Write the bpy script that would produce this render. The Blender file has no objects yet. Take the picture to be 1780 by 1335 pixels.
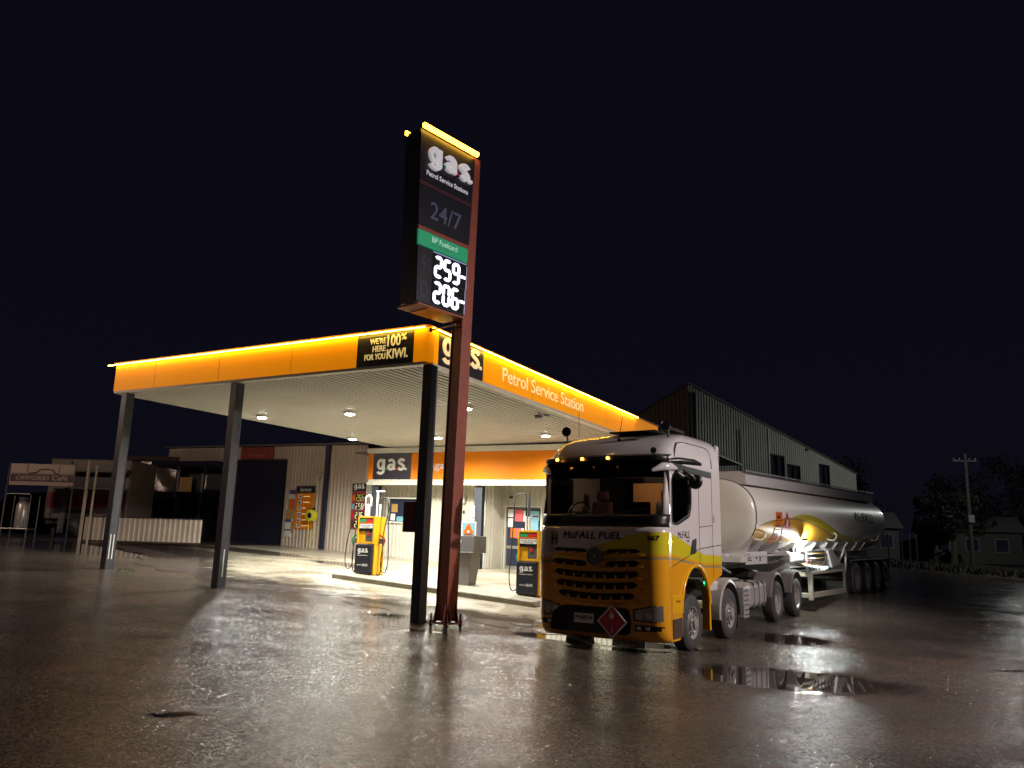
import bpy, bmesh, math, random
from mathutils import Vector, Matrix
from mathutils.geometry import tessellate_polygon
random.seed(7)
C = bpy.context.scene.collection
SC = bpy.context.scene
PI = math.pi
def R(d): return math.radians(d)

# ------------------------------------------------------------------ camera
cd = bpy.data.cameras.new("Camera"); cam = bpy.data.objects.new("Camera", cd); C.objects.link(cam)
cd.sensor_width = 36.0; cd.lens = 28.01; cd.clip_end = 1000; cd.clip_start = 0.1
m = Matrix(((0.99957, -0.02921, 0.0, 0.0), (-0.00583, -0.19952, -0.97988, 0.0), (0.02862, 0.97946, -0.19961, 1.6), (0, 0, 0, 1)))
cam.matrix_world = m
SC.camera = cam
# ------------------------------------------------------------------ night sky
w = bpy.data.worlds.new("World"); SC.world = w; w.use_nodes = True
nt = w.node_tree
bg = nt.nodes["Background"]
tc = nt.nodes.new("ShaderNodeTexCoord"); sp = nt.nodes.new("ShaderNodeSeparateXYZ"); cr = nt.nodes.new("ShaderNodeValToRGB")
nt.links.new(tc.outputs["Generated"], sp.inputs[0]); nt.links.new(sp.outputs["Z"], cr.inputs[0]); nt.links.new(cr.outputs[0], bg.inputs[0])
cr.color_ramp.elements[0].position = 0.0; cr.color_ramp.elements[0].color = (0.0032, 0.0031, 0.0064, 1)
cr.color_ramp.elements[1].position = 0.7; cr.color_ramp.elements[1].color = (0.0024, 0.0022, 0.0060, 1)
bg.inputs[1].default_value = 1.0
SC.view_settings.view_transform = 'Standard'; SC.view_settings.look = 'None'
SC.view_settings.exposure = 0.22; SC.view_settings.gamma = 1.0
SC.cycles.max_bounces = 6; SC.cycles.diffuse_bounces = 3; SC.cycles.glossy_bounces = 3
SC.cycles.transparent_max_bounces = 8; SC.cycles.sample_clamp_indirect = 4.0; SC.cycles.caustics_reflective = False; SC.cycles.caustics_refractive = False

# ------------------------------------------------------------------ helpers
def tag(o, label=None, cat=None, group=None, kind=None):
    if label: o["label"] = label
    if cat: o["category"] = cat
    if group: o["group"] = group
    if kind: o["kind"] = kind
    return o
def thing(name, label, cat, loc, rz=0.0, rx=0.0, group=None):
    o = bpy.data.objects.new(name, None); C.objects.link(o)
    o.location = loc; o.rotation_euler = (rx, 0, rz); o.empty_display_size = 0.3
    return tag(o, label, cat, group)
class MB:
    def __init__(s): s.v = []; s.f = []
    def add(s, vs, fs):
        n = len(s.v); s.v += [tuple(p) for p in vs]; s.f += [tuple(i + n for i in f) for f in fs]; return s
    def box(s, x0, x1, y0, y1, z0, z1):
        return s.add([(x0,y0,z0),(x1,y0,z0),(x1,y1,z0),(x0,y1,z0),(x0,y0,z1),(x1,y0,z1),(x1,y1,z1),(x0,y1,z1)],
            [(0,3,2,1),(4,5,6,7),(0,1,5,4),(1,2,6,5),(2,3,7,6),(3,0,4,7)])
    def hexa(s, p):   # 8 points: bottom 4, top 4
        return s.add(p, [(0,3,2,1),(4,5,6,7),(0,1,5,4),(1,2,6,5),(2,3,7,6),(3,0,4,7)])
    def loft(s, rings, closed=True, cap=(True, True)):
        n = len(rings[0]); vs = [p for r in rings for p in r]; fs = []
        for i in range(len(rings) - 1):
            for j in range(n if closed else n - 1):
                k = (j + 1) % n
                fs.append((i*n + j, i*n + k, (i+1)*n + k, (i+1)*n + j))
        if cap[0]: fs.append(tuple(range(n - 1, -1, -1)))
        if cap[1]: fs.append(tuple((len(rings)-1)*n + j for j in range(n)))
        return s.add(vs, fs)
    def tube(s, pts, r, n=8, cap=True):
        P = [Vector(p) for p in pts]; rings = []
        up = Vector((0, 0, 1)); 
        d0 = (P[1] - P[0]).normalized()
        if abs(d0.dot(up)) > 0.9: up = Vector((1, 0, 0))
        nrm = d0.cross(up).normalized()
        for i, p in enumerate(P):
            d = ((P[min(i+1, len(P)-1)] - P[max(i-1, 0)])).normalized()
            nrm = (nrm - d * nrm.dot(d)).normalized(); b = d.cross(nrm)
            rr = r[i] if isinstance(r, (list, tuple)) else r
            rings.append([p + (nrm * math.cos(2*PI*k/n) + b * math.sin(2*PI*k/n)) * rr for k in range(n)])
        return s.loft(rings, True, (cap, cap))
    def lathe(s, prof, o=(0,0,0), ax='z', n=24, cap=(True, True)):  # prof: (h, r)
        rings = []
        for h, r in prof:
            ring = []
            for k in range(n):
                c, d = r*math.cos(2*PI*k/n), r*math.sin(2*PI*k/n)
                p = {'z': (c, d, h), 'x': (h, c, d), 'y': (c, h, d)}[ax]
                ring.append((p[0]+o[0], p[1]+o[1], p[2]+o[2]))
            rings.append(ring)
        return s.loft(rings, True, cap)
    def cyl(s, o, r, h, ax='z', n=16): return s.lathe([(0, r), (h, r)], o, ax, n)
    def prism(s, outer, d0, d1, ax='x', holes=()):  # polygon in the plane normal to ax
        loops = [list(outer)] + [list(h) for h in holes]
        tri = tessellate_polygon([[Vector((a, b, 0)) for a, b in l] for l in loops])
        def P(a, b, d): return {'x': (d, a, b), 'y': (a, d, b), 'z': (a, b, d)}[ax]
        flat = [p for l in loops for p in l]; N = len(flat)
        vs = [P(a, b, d0) for a, b in flat] + [P(a, b, d1) for a, b in flat]
        fs = [tuple(t) for t in tri] + [tuple(i + N for i in reversed(t)) for t in tri]
        off = 0
        for l in loops:
            L = len(l)
            for i in range(L):
                j = (i + 1) % L; fs.append((off+i, off+j, off+j+N, off+i+N))
            off += L
        return s.add(vs, fs)
    def ribs(s, x0, x1, z0, z1, y, pitch=0.19, depth=0.03, out=-1):   # trapezoidal sheet standing in the x-z plane
        x = x0; pts = []
        i = 0
        seq = [(0.0, 0), (0.50, 0), (0.62, 1), (0.88, 1)]
        k = math.floor(x0 / pitch)
        while True:
            for fr, on in seq:
                X = (k + fr) * pitch
                if x0 < X < x1: pts.append((X, y + out*depth*on))
            k += 1
            if k * pitch > x1: break
        pts = [(x0, pts[0][1] if pts else y)] + pts + [(x1, pts[-1][1] if pts else y)]
        f0 = z0 if callable(z0) else (lambda X: z0); f1 = z1 if callable(z1) else (lambda X: z1)
        vs = []
        for X, Y in pts: vs += [(X, Y, f0(X)), (X, Y, f1(X))]
        return s.add(vs, [(2*i, 2*i+2, 2*i+3, 2*i+1) for i in range(len(pts)-1)])
    def build(s, name, mat, parent=None, smooth=None, bevel=0.0, seg=2, sub=0, thick=0.0):
        me = bpy.data.meshes.new(name); me.from_pydata([tuple(p) for p in s.v], [], s.f); me.update()
        bm = bmesh.new(); bm.from_mesh(me); bmesh.ops.recalc_face_normals(bm, faces=bm.faces) if not thick else None
        bm.to_mesh(me); bm.free()
        o = bpy.data.objects.new(name, me); C.objects.link(o)
        if mat: me.materials.append(mat)
        if parent: o.parent = parent
        if smooth is not None:
            me.shade_smooth(); me.set_sharp_from_angle(angle=R(smooth))
        if thick:
            md = o.modifiers.new("thick", 'SOLIDIFY'); md.thickness = thick; md.offset = 0
        if bevel:
            md = o.modifiers.new("bevel", 'BEVEL'); md.width = bevel; md.segments = seg; md.limit_method = 'ANGLE'; md.angle_limit = R(40)
        if sub:
            md = o.modifiers.new("sub", 'SUBSURF'); md.levels = sub; md.render_levels = sub
        return o
def box(name, mat, parent, x0, x1, y0, y1, z0, z1, bevel=0.0): return MB().box(x0,x1,y0,y1,z0,z1).build(name, mat, parent, bevel=bevel)
def dup(o, parent=None):
    c = o.copy(); C.objects.link(c)
    if parent: c.parent = parent
    for ch in list(o.children): dup(ch, c)
    return c

# ------------------------------------------------------------------ materials
def mat(name, col, rough=0.5, metal=0.0, var=0.15, scale=3.0, bump=0.0, bscale=40.0, spec=0.5, emit=None, es=0.0, coat=0.0, col2=None):
    M = bpy.data.materials.new(name); M.use_nodes = True; nt = M.node_tree; b = nt.nodes["Principled BSDF"]
    b.inputs["Roughness"].default_value = rough; b.inputs["Metallic"].default_value = metal
    b.inputs["Specular IOR Level"].default_value = spec; b.inputs["Coat Weight"].default_value = coat
    if emit:
        b.inputs["Emission Color"].default_value = (*emit, 1); b.inputs["Emission Strength"].default_value = es
    tc = nt.nodes.new("ShaderNodeTexCoord")
    if var > 0:
        n = nt.nodes.new("ShaderNodeTexNoise"); n.inputs["Scale"].default_value = scale; n.inputs["Detail"].default_value = 6; n.inputs["Roughness"].default_value = 0.65
        nt.links.new(tc.outputs["Object"], n.inputs["Vector"])
        r = nt.nodes.new("ShaderNodeValToRGB"); r.color_ramp.elements[0].position = 0.3; r.color_ramp.elements[1].position = 0.72
        c2 = col2 or tuple(c * (1 - var) for c in col)
        r.color_ramp.elements[0].color = (*c2, 1); r.color_ramp.elements[1].color = (*col, 1)
        nt.links.new(n.outputs["Fac"], r.inputs[0]); nt.links.new(r.outputs[0], b.inputs["Base Color"])
        mr = nt.nodes.new("ShaderNodeMapRange"); mr.inputs["To Min"].default_value = min(1, rough*1.25); mr.inputs["To Max"].default_value = rough*0.8
        nt.links.new(n.outputs["Fac"], mr.inputs["Value"]); nt.links.new(mr.outputs[0], b.inputs["Roughness"])
    else: b.inputs["Base Color"].default_value = (*col, 1)
    if bump > 0:
        n2 = nt.nodes.new("ShaderNodeTexNoise"); n2.inputs["Scale"].default_value = bscale; n2.inputs["Detail"].default_value = 3
        nt.links.new(tc.outputs["Object"], n2.inputs["Vector"])
        bp = nt.nodes.new("ShaderNodeBump"); bp.inputs["Distance"].default_value = bump; bp.inputs["Strength"].default_value = 1
        nt.links.new(n2.outputs["Fac"], bp.inputs["Height"]); nt.links.new(bp.outputs[0], b.inputs["Normal"])
    return M
def glow(name, col, s): return mat(name, (0.05,0.05,0.05), 0.4, var=0, emit=col, es=s)
M = dict(
  cream=mat("cream_steel", (0.56,0.54,0.45), 0.4, var=0.22, scale=1.2),
  creamdark=mat("faded_cream_steel", (0.54,0.46,0.37), 0.45, var=0.25, scale=1.0),
  soffit=mat("soffit_steel", (0.60,0.60,0.55), 0.45, var=0.12, scale=0.8),
  trim=mat("white_trim", (0.66,0.65,0.55), 0.4, var=0.12),
  orange=mat("orange_panel", (0.80,0.235,0.010), 0.5, var=0.10, scale=0.9, spec=0.15),
  gloworange=mat("glowing_orange_panel", (0.82,0.33,0.003), 0.5, var=0.06, scale=0.6, emit=(1.0,0.30,0.0), es=0.38, spec=0.15),  # emission stands in for strip light spreading evenly down the fascia
  signletter=mat("glowing_white_letter", (0.75,0.75,0.78), 0.4, var=0, emit=(0.80,0.76,0.80), es=0.30),  # own glow replaces light falling on the letters from the head strip
  black=mat("navy_black_panel", (0.018,0.018,0.032), 0.35, var=0.2),
  navy=mat("navy_steel", (0.022,0.024,0.05), 0.4, var=0.25, scale=5),
  navylit=mat("lit_navy_steel", (0.06,0.065,0.085), 0.45, var=0.45, scale=6),  # paler copy of navy, canopy light on the columns put into the colour
  coping=mat("coping", (0.35,0.12,0.05), 0.5),
  white=mat("white_letter", (0.75,0.74,0.70), 0.4, var=0.05),
  cletter=mat("glowing_cream_letter", (0.80,0.76,0.52), 0.4, var=0, emit=(1.0,0.72,0.28), es=0.38),  # emission brightens the lettering in place of light received from the strip
  oxide=mat("red_oxide_paint", (0.36,0.080,0.045), 0.5, var=0.3, scale=4),
  green=mat("green_panel", (0.02,0.30,0.13), 0.4, var=0.08, emit=(0.02,0.42,0.20), es=0.28),
  greenp=mat("green_plastic", (0.02,0.30,0.10), 0.4, var=0.1),
  redp=mat("red_plastic", (0.55,0.02,0.02), 0.4, var=0.1),
  maroon=mat("maroon_paint", (0.10,0.008,0.02), 0.4, var=0.15),
  yellow=mat("pump_yellow", (0.82,0.42,0.012), 0.3, var=0.12, scale=5),
  rubber=mat("black_rubber", (0.02,0.02,0.021), 0.6, var=0.3, scale=14),
  tyre=mat("tyre_rubber", (0.055,0.053,0.054), 0.75, var=0.4, scale=9, bump=0.002, bscale=60),
  dark=mat("dark_plastic", (0.012,0.012,0.013), 0.35, var=0.25, scale=8),
  chassis=mat("chassis_grime", (0.030,0.029,0.028), 0.5, var=0.5, scale=7, bump=0.004),
  gun=mat("grey_plastic", (0.10,0.10,0.11), 0.45, var=0.2),
  steel=mat("brushed_steel", (0.42,0.40,0.36), 0.38, metal=0.85, var=0.15, scale=6),
  kiosk=mat("dull_grey_steel", (0.24,0.23,0.22), 0.4, metal=0.6, var=0.2, scale=6),
  alu=mat("aluminium", (0.62,0.60,0.58), 0.32, metal=0.45, var=0.3, scale=10),
  tankalu=mat("tank_aluminium", (0.55,0.50,0.48), 0.38, metal=0.45, var=0.2, scale=4),
  chrome=mat("chrome", (0.75,0.73,0.70), 0.14, metal=1.0, var=0.1),
  tankwhite=mat("tank_cream_white", (0.74,0.72,0.64), 0.25, var=0.07, scale=2, coat=0.3),
  polished=mat("polished_alloy", (0.72,0.68,0.64), 0.2, metal=0.55, var=0.25, scale=8),
  truckwhite=mat("truck_white", (0.62,0.60,0.60), 0.18, var=0.07, scale=2, coat=0.5),
  fender=mat("grey_guard", (0.22,0.21,0.20), 0.35, var=0.35, scale=5),
  slat=mat("grille_yellow", (0.62,0.27,0.015), 0.35, var=0.2, scale=5),
  yellowb=mat("cab_yellow", (0.80,0.40,0.012), 0.2, var=0.08, scale=3, coat=0.4),
  lens=mat("lamp_glass", (0.30,0.29,0.28), 0.08, metal=0.6, var=0.1, coat=1.0),
  screen=mat("dark_glass", (0.018,0.02,0.026), 0.06, var=0.1, coat=0.6),
  winglass=mat("window_glass", (0.03,0.035,0.06), 0.08, var=0.3, scale=1.5),
  tan=mat("tan_curtain", (0.55,0.30,0.12), 0.8, var=0.15, scale=4),
  concrete=None,
  letterblk=mat("black_letter", (0.012,0.012,0.012), 0.55, var=0, spec=0.12),
  orangedecal=mat("orange_decal", (0.72,0.14,0.01), 0.35, var=0.1),
  pink=mat("pink_paper", (0.75,0.12,0.14), 0.6, var=0.2),
  paper=mat("white_paper", (0.70,0.70,0.68), 0.6, var=0.1),
  blue=mat("blue_paper", (0.20,0.45,0.55), 0.5, var=0.3, scale=9),
  purple=mat("purple_paper", (0.10,0.08,0.30), 0.5, var=0.1),
  kraft=mat("ochre_paper", (0.48,0.28,0.08), 0.6, var=0.3, scale=12),
  reel=mat("lime_yellow_plastic", (0.72,0.68,0.04), 0.4, var=0.12),
  magenta=mat("magenta_panel", (0.16,0.008,0.04), 0.5, var=0.2),
  tarp=mat("clear_plastic_blind", (0.11,0.095,0.08), 0.22, var=0.5, scale=3, bump=0.03, bscale=2.5),
  brown=mat("brown_boards", (0.06,0.035,0.025), 0.7, var=0.3),
  sidegrey=mat("grey_cladding", (0.085,0.09,0.095), 0.5, var=0.3),
  warehouse=mat("warehouse_steel", (0.42,0.43,0.38), 0.5, var=0.25, scale=0.5),
  warehousedk=mat("warehouse_brown_steel", (0.30,0.25,0.19), 0.5, var=0.3, scale=0.5),
  roof=mat("roof_steel", (0.12,0.12,0.11), 0.5),
  grass=mat("grass_blades", (0.11,0.15,0.02), 0.6, var=0.5, scale=20),
  bark=mat("bark", (0.06,0.045,0.03), 0.9, var=0.4, scale=8),
  leaf=mat("leaves", (0.012,0.015,0.009), 0.7, var=0.6, scale=2),
  wood=mat("timber_pole", (0.016,0.014,0.013), 0.8, var=0.4, scale=5),
  house=mat("house_weatherboard", (0.026,0.025,0.022), 0.6, var=0.2),
  ledamber=glow("amber_led", (1.0,0.60,0.05), 34.0),
  ledamber2=glow("sign_amber_led", (1.0,0.50,0.03), 12.0),
  lamp=glow("white_led_lens", (1.0,0.97,0.95), 60.0),
  digit=glow("white_led_digit", (0.78,0.82,1.0), 2.6),
  visorled=glow("amber_marker", (1.0,0.33,0.03), 14.0),
  greenled=glow("green_marker", (0.02,1.0,0.22), 3.0),
  worklens=glow("work_lamp_lens", (0.95,1.0,0.98), 30.0),
  pumpled=glow("red_digit", (1.0,0.25,0.05), 0.8),
  refl=mat("reflective_tape", (0.85,0.85,0.82), 0.3, var=0, emit=(1,1,1), es=0.0),
)
def glass(name, tint, refl=0.12):
    X = bpy.data.materials.new(name); X.use_nodes = True; nt = X.node_tree; nt.nodes.clear()
    o = nt.nodes.new("ShaderNodeOutputMaterial"); mx = nt.nodes.new("ShaderNodeMixShader"); t = nt.nodes.new("ShaderNodeBsdfTransparent"); g = nt.nodes.new("ShaderNodeBsdfGlossy")
    f = nt.nodes.new("ShaderNodeFresnel"); f.inputs[0].default_value = 1.5
    t.inputs[0].default_value = (*tint, 1); g.inputs["Roughness"].default_value = 0.03
    nt.links.new(f.outputs[0], mx.inputs[0]); nt.links.new(t.outputs[0], mx.inputs[1]); nt.links.new(g.outputs[0], mx.inputs[2]); nt.links.new(mx.outputs[0], o.inputs[0])
    return X
M['windscreen'] = glass("windscreen_glass", (0.52, 0.54, 0.53))

# text laid into a rectangle: origin = lower-left corner, ex = reading direction, ey = up, en = out of the sign
def text(body, o, ex, ey, w, h, mt, parent, depth=0.008, bold=0.012, name="lettering"):
    if 'McFALL' in body: bold = 0.0
    cu = bpy.data.curves.new("t", 'FONT'); cu.body = body; cu.size = 1; cu.offset = bold*0.38; cu.extrude = 0.5; cu.resolution_u = 4
    to = bpy.data.objects.new("t", cu); C.objects.link(to)
    dg = bpy.context.evaluated_depsgraph_get(); me = bpy.data.meshes.new_from_object(to.evaluated_get(dg))
    bpy.data.objects.remove(to); bpy.data.curves.remove(cu)
    me.name = name
    xs = [v.co.x for v in me.vertices]; ys = [v.co.y for v in me.vertices]
    x0, x1, y0, y1 = min(xs), max(xs), min(ys), max(ys)
    o = Vector(o); ex = Vector(ex).normalized(); ey = Vector(ey).normalized(); en = ex.cross(ey)
    for v in me.vertices:
        v.co = o + ex*((v.co.x-x0)/(x1-x0)*w) + ey*((v.co.y-y0)/(y1-y0)*h) + en*((v.co.z+0.5)*depth)
    me.materials.clear(); me.materials.append(mt)
    ob = bpy.data.objects.new(name, me); C.objects.link(ob); ob.parent = parent
    return ob
def quad(name, mt, parent, o, ex, ey, w, h, t=0.006):
    o = Vector(o); ex = Vector(ex).normalized(); ey = Vector(ey).normalized(); en = ex.cross(ey)
    a = [o, o+ex*w, o+ex*w+ey*h, o+ey*h]
    return MB().hexa([*a, *[p+en*t for p in a]]).build(name, mt, parent)
def catmull(P, n=6):
    P = [Vector(p) for p in P]; out = []
    for i in range(len(P)-1):
        a, b, c, d = P[max(i-1,0)], P[i], P[i+1], P[min(i+2,len(P)-1)]
        for k in range(n):
            t = k/n; out.append(.5*((2*b)+(c-a)*t+(2*a-5*b+4*c-d)*t*t+(3*b-a-3*c+d)*t**3))
    return out + [P[-1]]
def arcp(cx, cy, rx, ry, a0, a1, n=18): return [(cx+rx*math.cos(R(a0+(a1-a0)*k/n)), cy+ry*math.sin(R(a0+(a1-a0)*k/n))) for k in range(n+1)]
GLYPH = {  # stroke centre lines in a unit where x height is 1, (points, closed)
 'g': (0.78, [(arcp(.33,.52,.24,.38,0,360), True), ([(.62,.98),(.62,.0)], False), (arcp(.34,-.02,.28,.26,0,-155), False)]),
 'a': (0.74, [(arcp(.31,.27,.22,.19,0,360), True), ([(.60,.02),(.60,.62)], False), (arcp(.34,.62,.26,.27,0,150), False)]),
 's': (0.66, [([(.58,.78),(.46,.90),(.30,.92),(.14,.82),(.13,.66),(.30,.54),(.46,.44),(.56,.28),(.46,.11),(.28,.06),(.08,.20)], False)])}
def stroke_mb(mb, pts, closed, th, P, depth):
    n = len(pts); rings = []
    if closed: pts = pts[:-1]; n -= 1
    for i in range(n):
        a = pts[(i-1) % n] if closed else pts[max(i-1, 0)]; b = pts[(i+1) % n] if closed else pts[min(i+1, n-1)]
        dx, dy = b[0]-a[0], b[1]-a[1]; l = math.hypot(dx, dy) or 1; nx, ny = -dy/l*th/2, dx/l*th/2; x, y = pts[i]
        rings.append([P(x+nx, y+ny, 0), P(x-nx, y-ny, 0), P(x-nx, y-ny, depth), P(x+nx, y+ny, depth)])
    if closed: rings.append(rings[0])
    mb.loft(rings, True, (not closed, not closed))
def glyphs(o, ex, ey, w, h, mt, parent, depth=0.02, word="gas", dots=True, per=True, name="lettering"):
    """bold rounded letters g a s with full stops; h covers descender to x height"""
    o = Vector(o); ex = Vector(ex).normalized(); ey = Vector(ey).normalized(); en = ex.cross(ey)
    units = .78+.74+.66+.60; sx = w/units; sy = h/1.36; x = 0
    for k, ch in enumerate(word):
        adv, strokes = GLYPH[ch]; mb = MB()
        for q, (pts, cl) in enumerate(strokes):
            pts = [tuple(p)[:2] for p in catmull([(a, b, 0) for a, b in pts], 5)] if ch == 's' else pts
            stroke_mb(mb, pts, cl, .235, lambda a, b, d: o + ex*((x+a)*sx) + ey*((b+.36)*sy) + en*d, depth+.0012*q*(1 if depth < .05 else 2))
        mb.build(name, mt, parent)
        x += adv
        if per:
            mm = mt if (not dots or k == 2) else (M['greenp'] if k == 0 else M['redp'])
            quad("full_stop", mm, parent, o + ex*((x+.0)*sx) + ey*(.36*sy), ex, ey, .17*sx, .19*sy, depth)
        x += .20
def logo(o, ex, ey, w, h, mt, parent, depth=0.02, dots=True): glyphs(o, ex, ey, w, h, mt, parent, depth, "gas", dots)
SEGS = {'0':'abcdef','1':'bc','2':'abged','3':'abgcd','4':'fgbc','5':'afgcd','6':'afgcde','7':'abc','8':'abcdefg','9':'abfgcd'}
def digit_mb(mb, ch, o, ex, ey, w, h, t, depth=0.01):
    o = Vector(o); en = ex.cross(ey)
    def seg(a0, b0, a1, b1):
        P = lambda a, b, d: o + ex*(a*w) + ey*(b*h) + en*d
        tx, ty = t/w, t/h
        if abs(b0-b1) < 1e-6: pts = [(a0-tx*.2, b0), (a0+tx*.5, b0-ty/2), (a1-tx*.5, b0-ty/2), (a1+tx*.2, b0), (a1-tx*.5, b0+ty/2), (a0+tx*.5, b0+ty/2)]
        else: pts = [(a0, b0-ty*.2), (a0+tx/2, b0+ty*.5), (a0+tx/2, b1-ty*.5), (a0, b1+ty*.2), (a0-tx/2, b1-ty*.5), (a0-tx/2, b0+ty*.5)]
        mb.loft([[P(a, b, 0) for a, b in pts], [P(a, b, depth) for a, b in pts]])
    S = {'a': (0,1,1,1), 'g': (0,.5,1,.5), 'd': (0,0,1,0), 'f': (0,.5,0,1), 'b': (1,.5,1,1), 'e': (0,0,0,.5), 'c': (1,0,1,.5)}
    for k in SEGS.get(ch, 'g'):
        seg(*S[k])

# ------------------------------------------------------------------ ground
def G(x, y):
    p = -.815 - .0435*x + .0534*y
    a = .1*(max(p/.1, -3.) + math.log1p(math.exp(-abs(p/.1+3.))))
    s = x*.616 + y*.788
    t = min(1, max(0, (s-21.)/5.5)); t = t*t*(3-2*t)
    gx = 1/(1+math.exp(-(x-5.5)*1.6))
    a += .36*t*gx
    return -.2*((max(-a/.2, -7.5)) + math.log1p(math.exp(-abs(-a/.2+7.5))))
A0 = Vector((-1.755, 15.9)); US = Vector((.86733, -.49774)); NS = Vector((.49774, .86733)); RS = math.atan2(-.49774, .86733)
def S(u, v, z=None):
    p = A0 + US*u + NS*v
    return (p.x, p.y, G(p.x, p.y) if z is None else z)
def GS(u, v): p = S(u, v); return p[2]

PUDDLES = [ # x, y, rx, ry, rotation (deg)
 (4.4, 12.6, 1.6, 1.05, -10),  (6.0, 17.2, 0.95, 0.75, 20), (1.9, 15.35, 1.9, 0.42, -8), (0.2, 17.05, 1.15, 0.30, -30), (-1.0,17.9,0.9,0.22,-28),
 (-2.9, 18.5, 0.8, 0.20, -28), (-12.9, 27.0, 3.6, 2.6, -20), (2.3, 14.6, 0.7, 0.2, 0), (-5.2,26.9,1.6,.5,-30), (9.4,14.6,.8,.18,10), (-1.55,15.0,.55,.12,0), (-3.35,8.6,.22,.10,20), (-9.6, 30.0, 2.6, 0.8, -28)]
def ground_material(name, base, base2, agg, aggscale, rough0, rough1, concrete=False):
    X = bpy.data.materials.new(name); X.use_nodes = True; nt = X.node_tree; L = nt.links.new; N = nt.nodes.new
    b = nt.nodes["Principled BSDF"]; b.inputs["Specular IOR Level"].default_value = 0.5
    geo = N("ShaderNodeNewGeometry"); pos = geo.outputs["Position"]
    def noise(sc, det=4, rg=0.6, vec=None):
        n = N("ShaderNodeTexNoise"); n.inputs["Scale"].default_value = sc; n.inputs["Detail"].default_value = det; n.inputs["Roughness"].default_value = rg; L(vec or pos, n.inputs["Vector"]); return n
    def mathn(op, a, bb=None, c=None, clamp=False):
        n = N("ShaderNodeMath"); n.operation = op; n.use_clamp = clamp
        for i, q in enumerate((a, bb, c)):
            if q is None: continue
            if isinstance(q, (int, float)): n.inputs[i].default_value = q
            else: L(q, n.inputs[i])
        return n.outputs[0]
    # water: ragged pools
    wob = noise(1.3, 5, 0.6); vm = N("ShaderNodeVectorMath"); vm.operation = 'MULTIPLY_ADD'
    L(wob.outputs["Color"], vm.inputs[0]); vm.inputs[1].default_value = (1.0, 0.7, 0); L(pos, vm.inputs[2])
    vs = N("ShaderNodeVectorMath"); vs.operation = 'SUBTRACT'; L(vm.outputs[0], vs.inputs[0]); vs.inputs[1].default_value = (0.5, 0.35, 0)
    cur = None
    for (x, y, rx, ry, rot) in PUDDLES:
        mp = N("ShaderNodeMapping"); mp.vector_type = 'TEXTURE'
        mp.inputs["Location"].default_value = (x, y, 0); mp.inputs["Rotation"].default_value = (0, 0, R(rot)); mp.inputs["Scale"].default_value = (rx, ry, 1000)
        L(vs.outputs[0], mp.inputs["Vector"])
        ln = N("ShaderNodeVectorMath"); ln.operation = 'LENGTH'; L(mp.outputs[0], ln.inputs[0])
        cur = ln.outputs["Value"] if cur is None else mathn('MINIMUM', cur, ln.outputs["Value"])
    fine = noise(9, 4, 0.7)
    edge = mathn('ADD', cur, mathn('MULTIPLY', mathn('SUBTRACT', fine.outputs["Fac"], 0.5), 0.5))
    pm = N("ShaderNodeMapRange"); pm.interpolation_type = 'SMOOTHSTEP'; L(edge, pm.inputs["Value"])
    pm.inputs["From Min"].default_value = 0.82; pm.inputs["From Max"].default_value = 1.18; pm.inputs["To Min"].default_value = 1; pm.inputs["To Max"].default_value = 0
    pud = pm.outputs[0]
    # scattered thin water film
    film = noise(0.55, 6, 0.62); fr = N("ShaderNodeMapRange"); L(film.outputs["Fac"], fr.inputs["Value"])
    fr.inputs["From Min"].default_value = 0.52; fr.inputs["From Max"].default_value = 0.62
    # colour
    big = noise(0.35, 6, 0.6); ramp = N("ShaderNodeValToRGB"); ramp.color_ramp.elements[0].position = 0.35; ramp.color_ramp.elements[1].position = 0.68
    ramp.color_ramp.elements[0].color = (*base, 1); ramp.color_ramp.elements[1].color = (*base2, 1); L(big.outputs["Fac"], ramp.inputs[0])
    def silt_(c_):
        sn = noise(0.8, 6, 0.65); sm = N("ShaderNodeMapRange"); L(sn.outputs["Fac"], sm.inputs["Value"]); sm.inputs["From Min"].default_value = 0.50; sm.inputs["From Max"].default_value = 0.68; sm.inputs["To Max"].default_value = 0.75
        mx = N("ShaderNodeMix"); mx.data_type = 'RGBA'; L(sm.outputs[0], mx.inputs[0]); L(c_, mx.inputs[6]); mx.inputs[7].default_value = (0.135,0.085,0.060,1); return mx.outputs[2]
    vo = N("ShaderNodeTexVoronoi"); vo.inputs["Scale"].default_value = aggscale; L(pos, vo.inputs["Vector"])
    hv = N("ShaderNodeSeparateColor"); L(vo.outputs["Color"], hv.inputs[0])
    stone = N("ShaderNodeMapRange"); L(hv.outputs[0], stone.inputs["Value"]); stone.inputs["To Min"].default_value = 0.15; stone.inputs["To Max"].default_value = 2.1
    mul = N("ShaderNodeMix"); mul.data_type = 'RGBA'; mul.blend_type = 'MULTIPLY'; mul.inputs[0].default_value = 0.35 if concrete else 0.9
    L((ramp.outputs[0] if concrete else silt_(ramp.outputs[0])), mul.inputs[6]); cc = N("ShaderNodeCombineColor"); 
    for i in range(3): L(stone.outputs[0], cc.inputs[i])
    L(cc.outputs[0], mul.inputs[7])
    dk = N("ShaderNodeMix"); dk.data_type = 'RGBA'; dk.blend_type = 'MULTIPLY'; dk.inputs[7].default_value = (0.45, 0.42, 0.40, 1); L(pud, dk.inputs[0]); L(mul.outputs[2], dk.inputs[6])
    out = dk.outputs[2]
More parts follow.
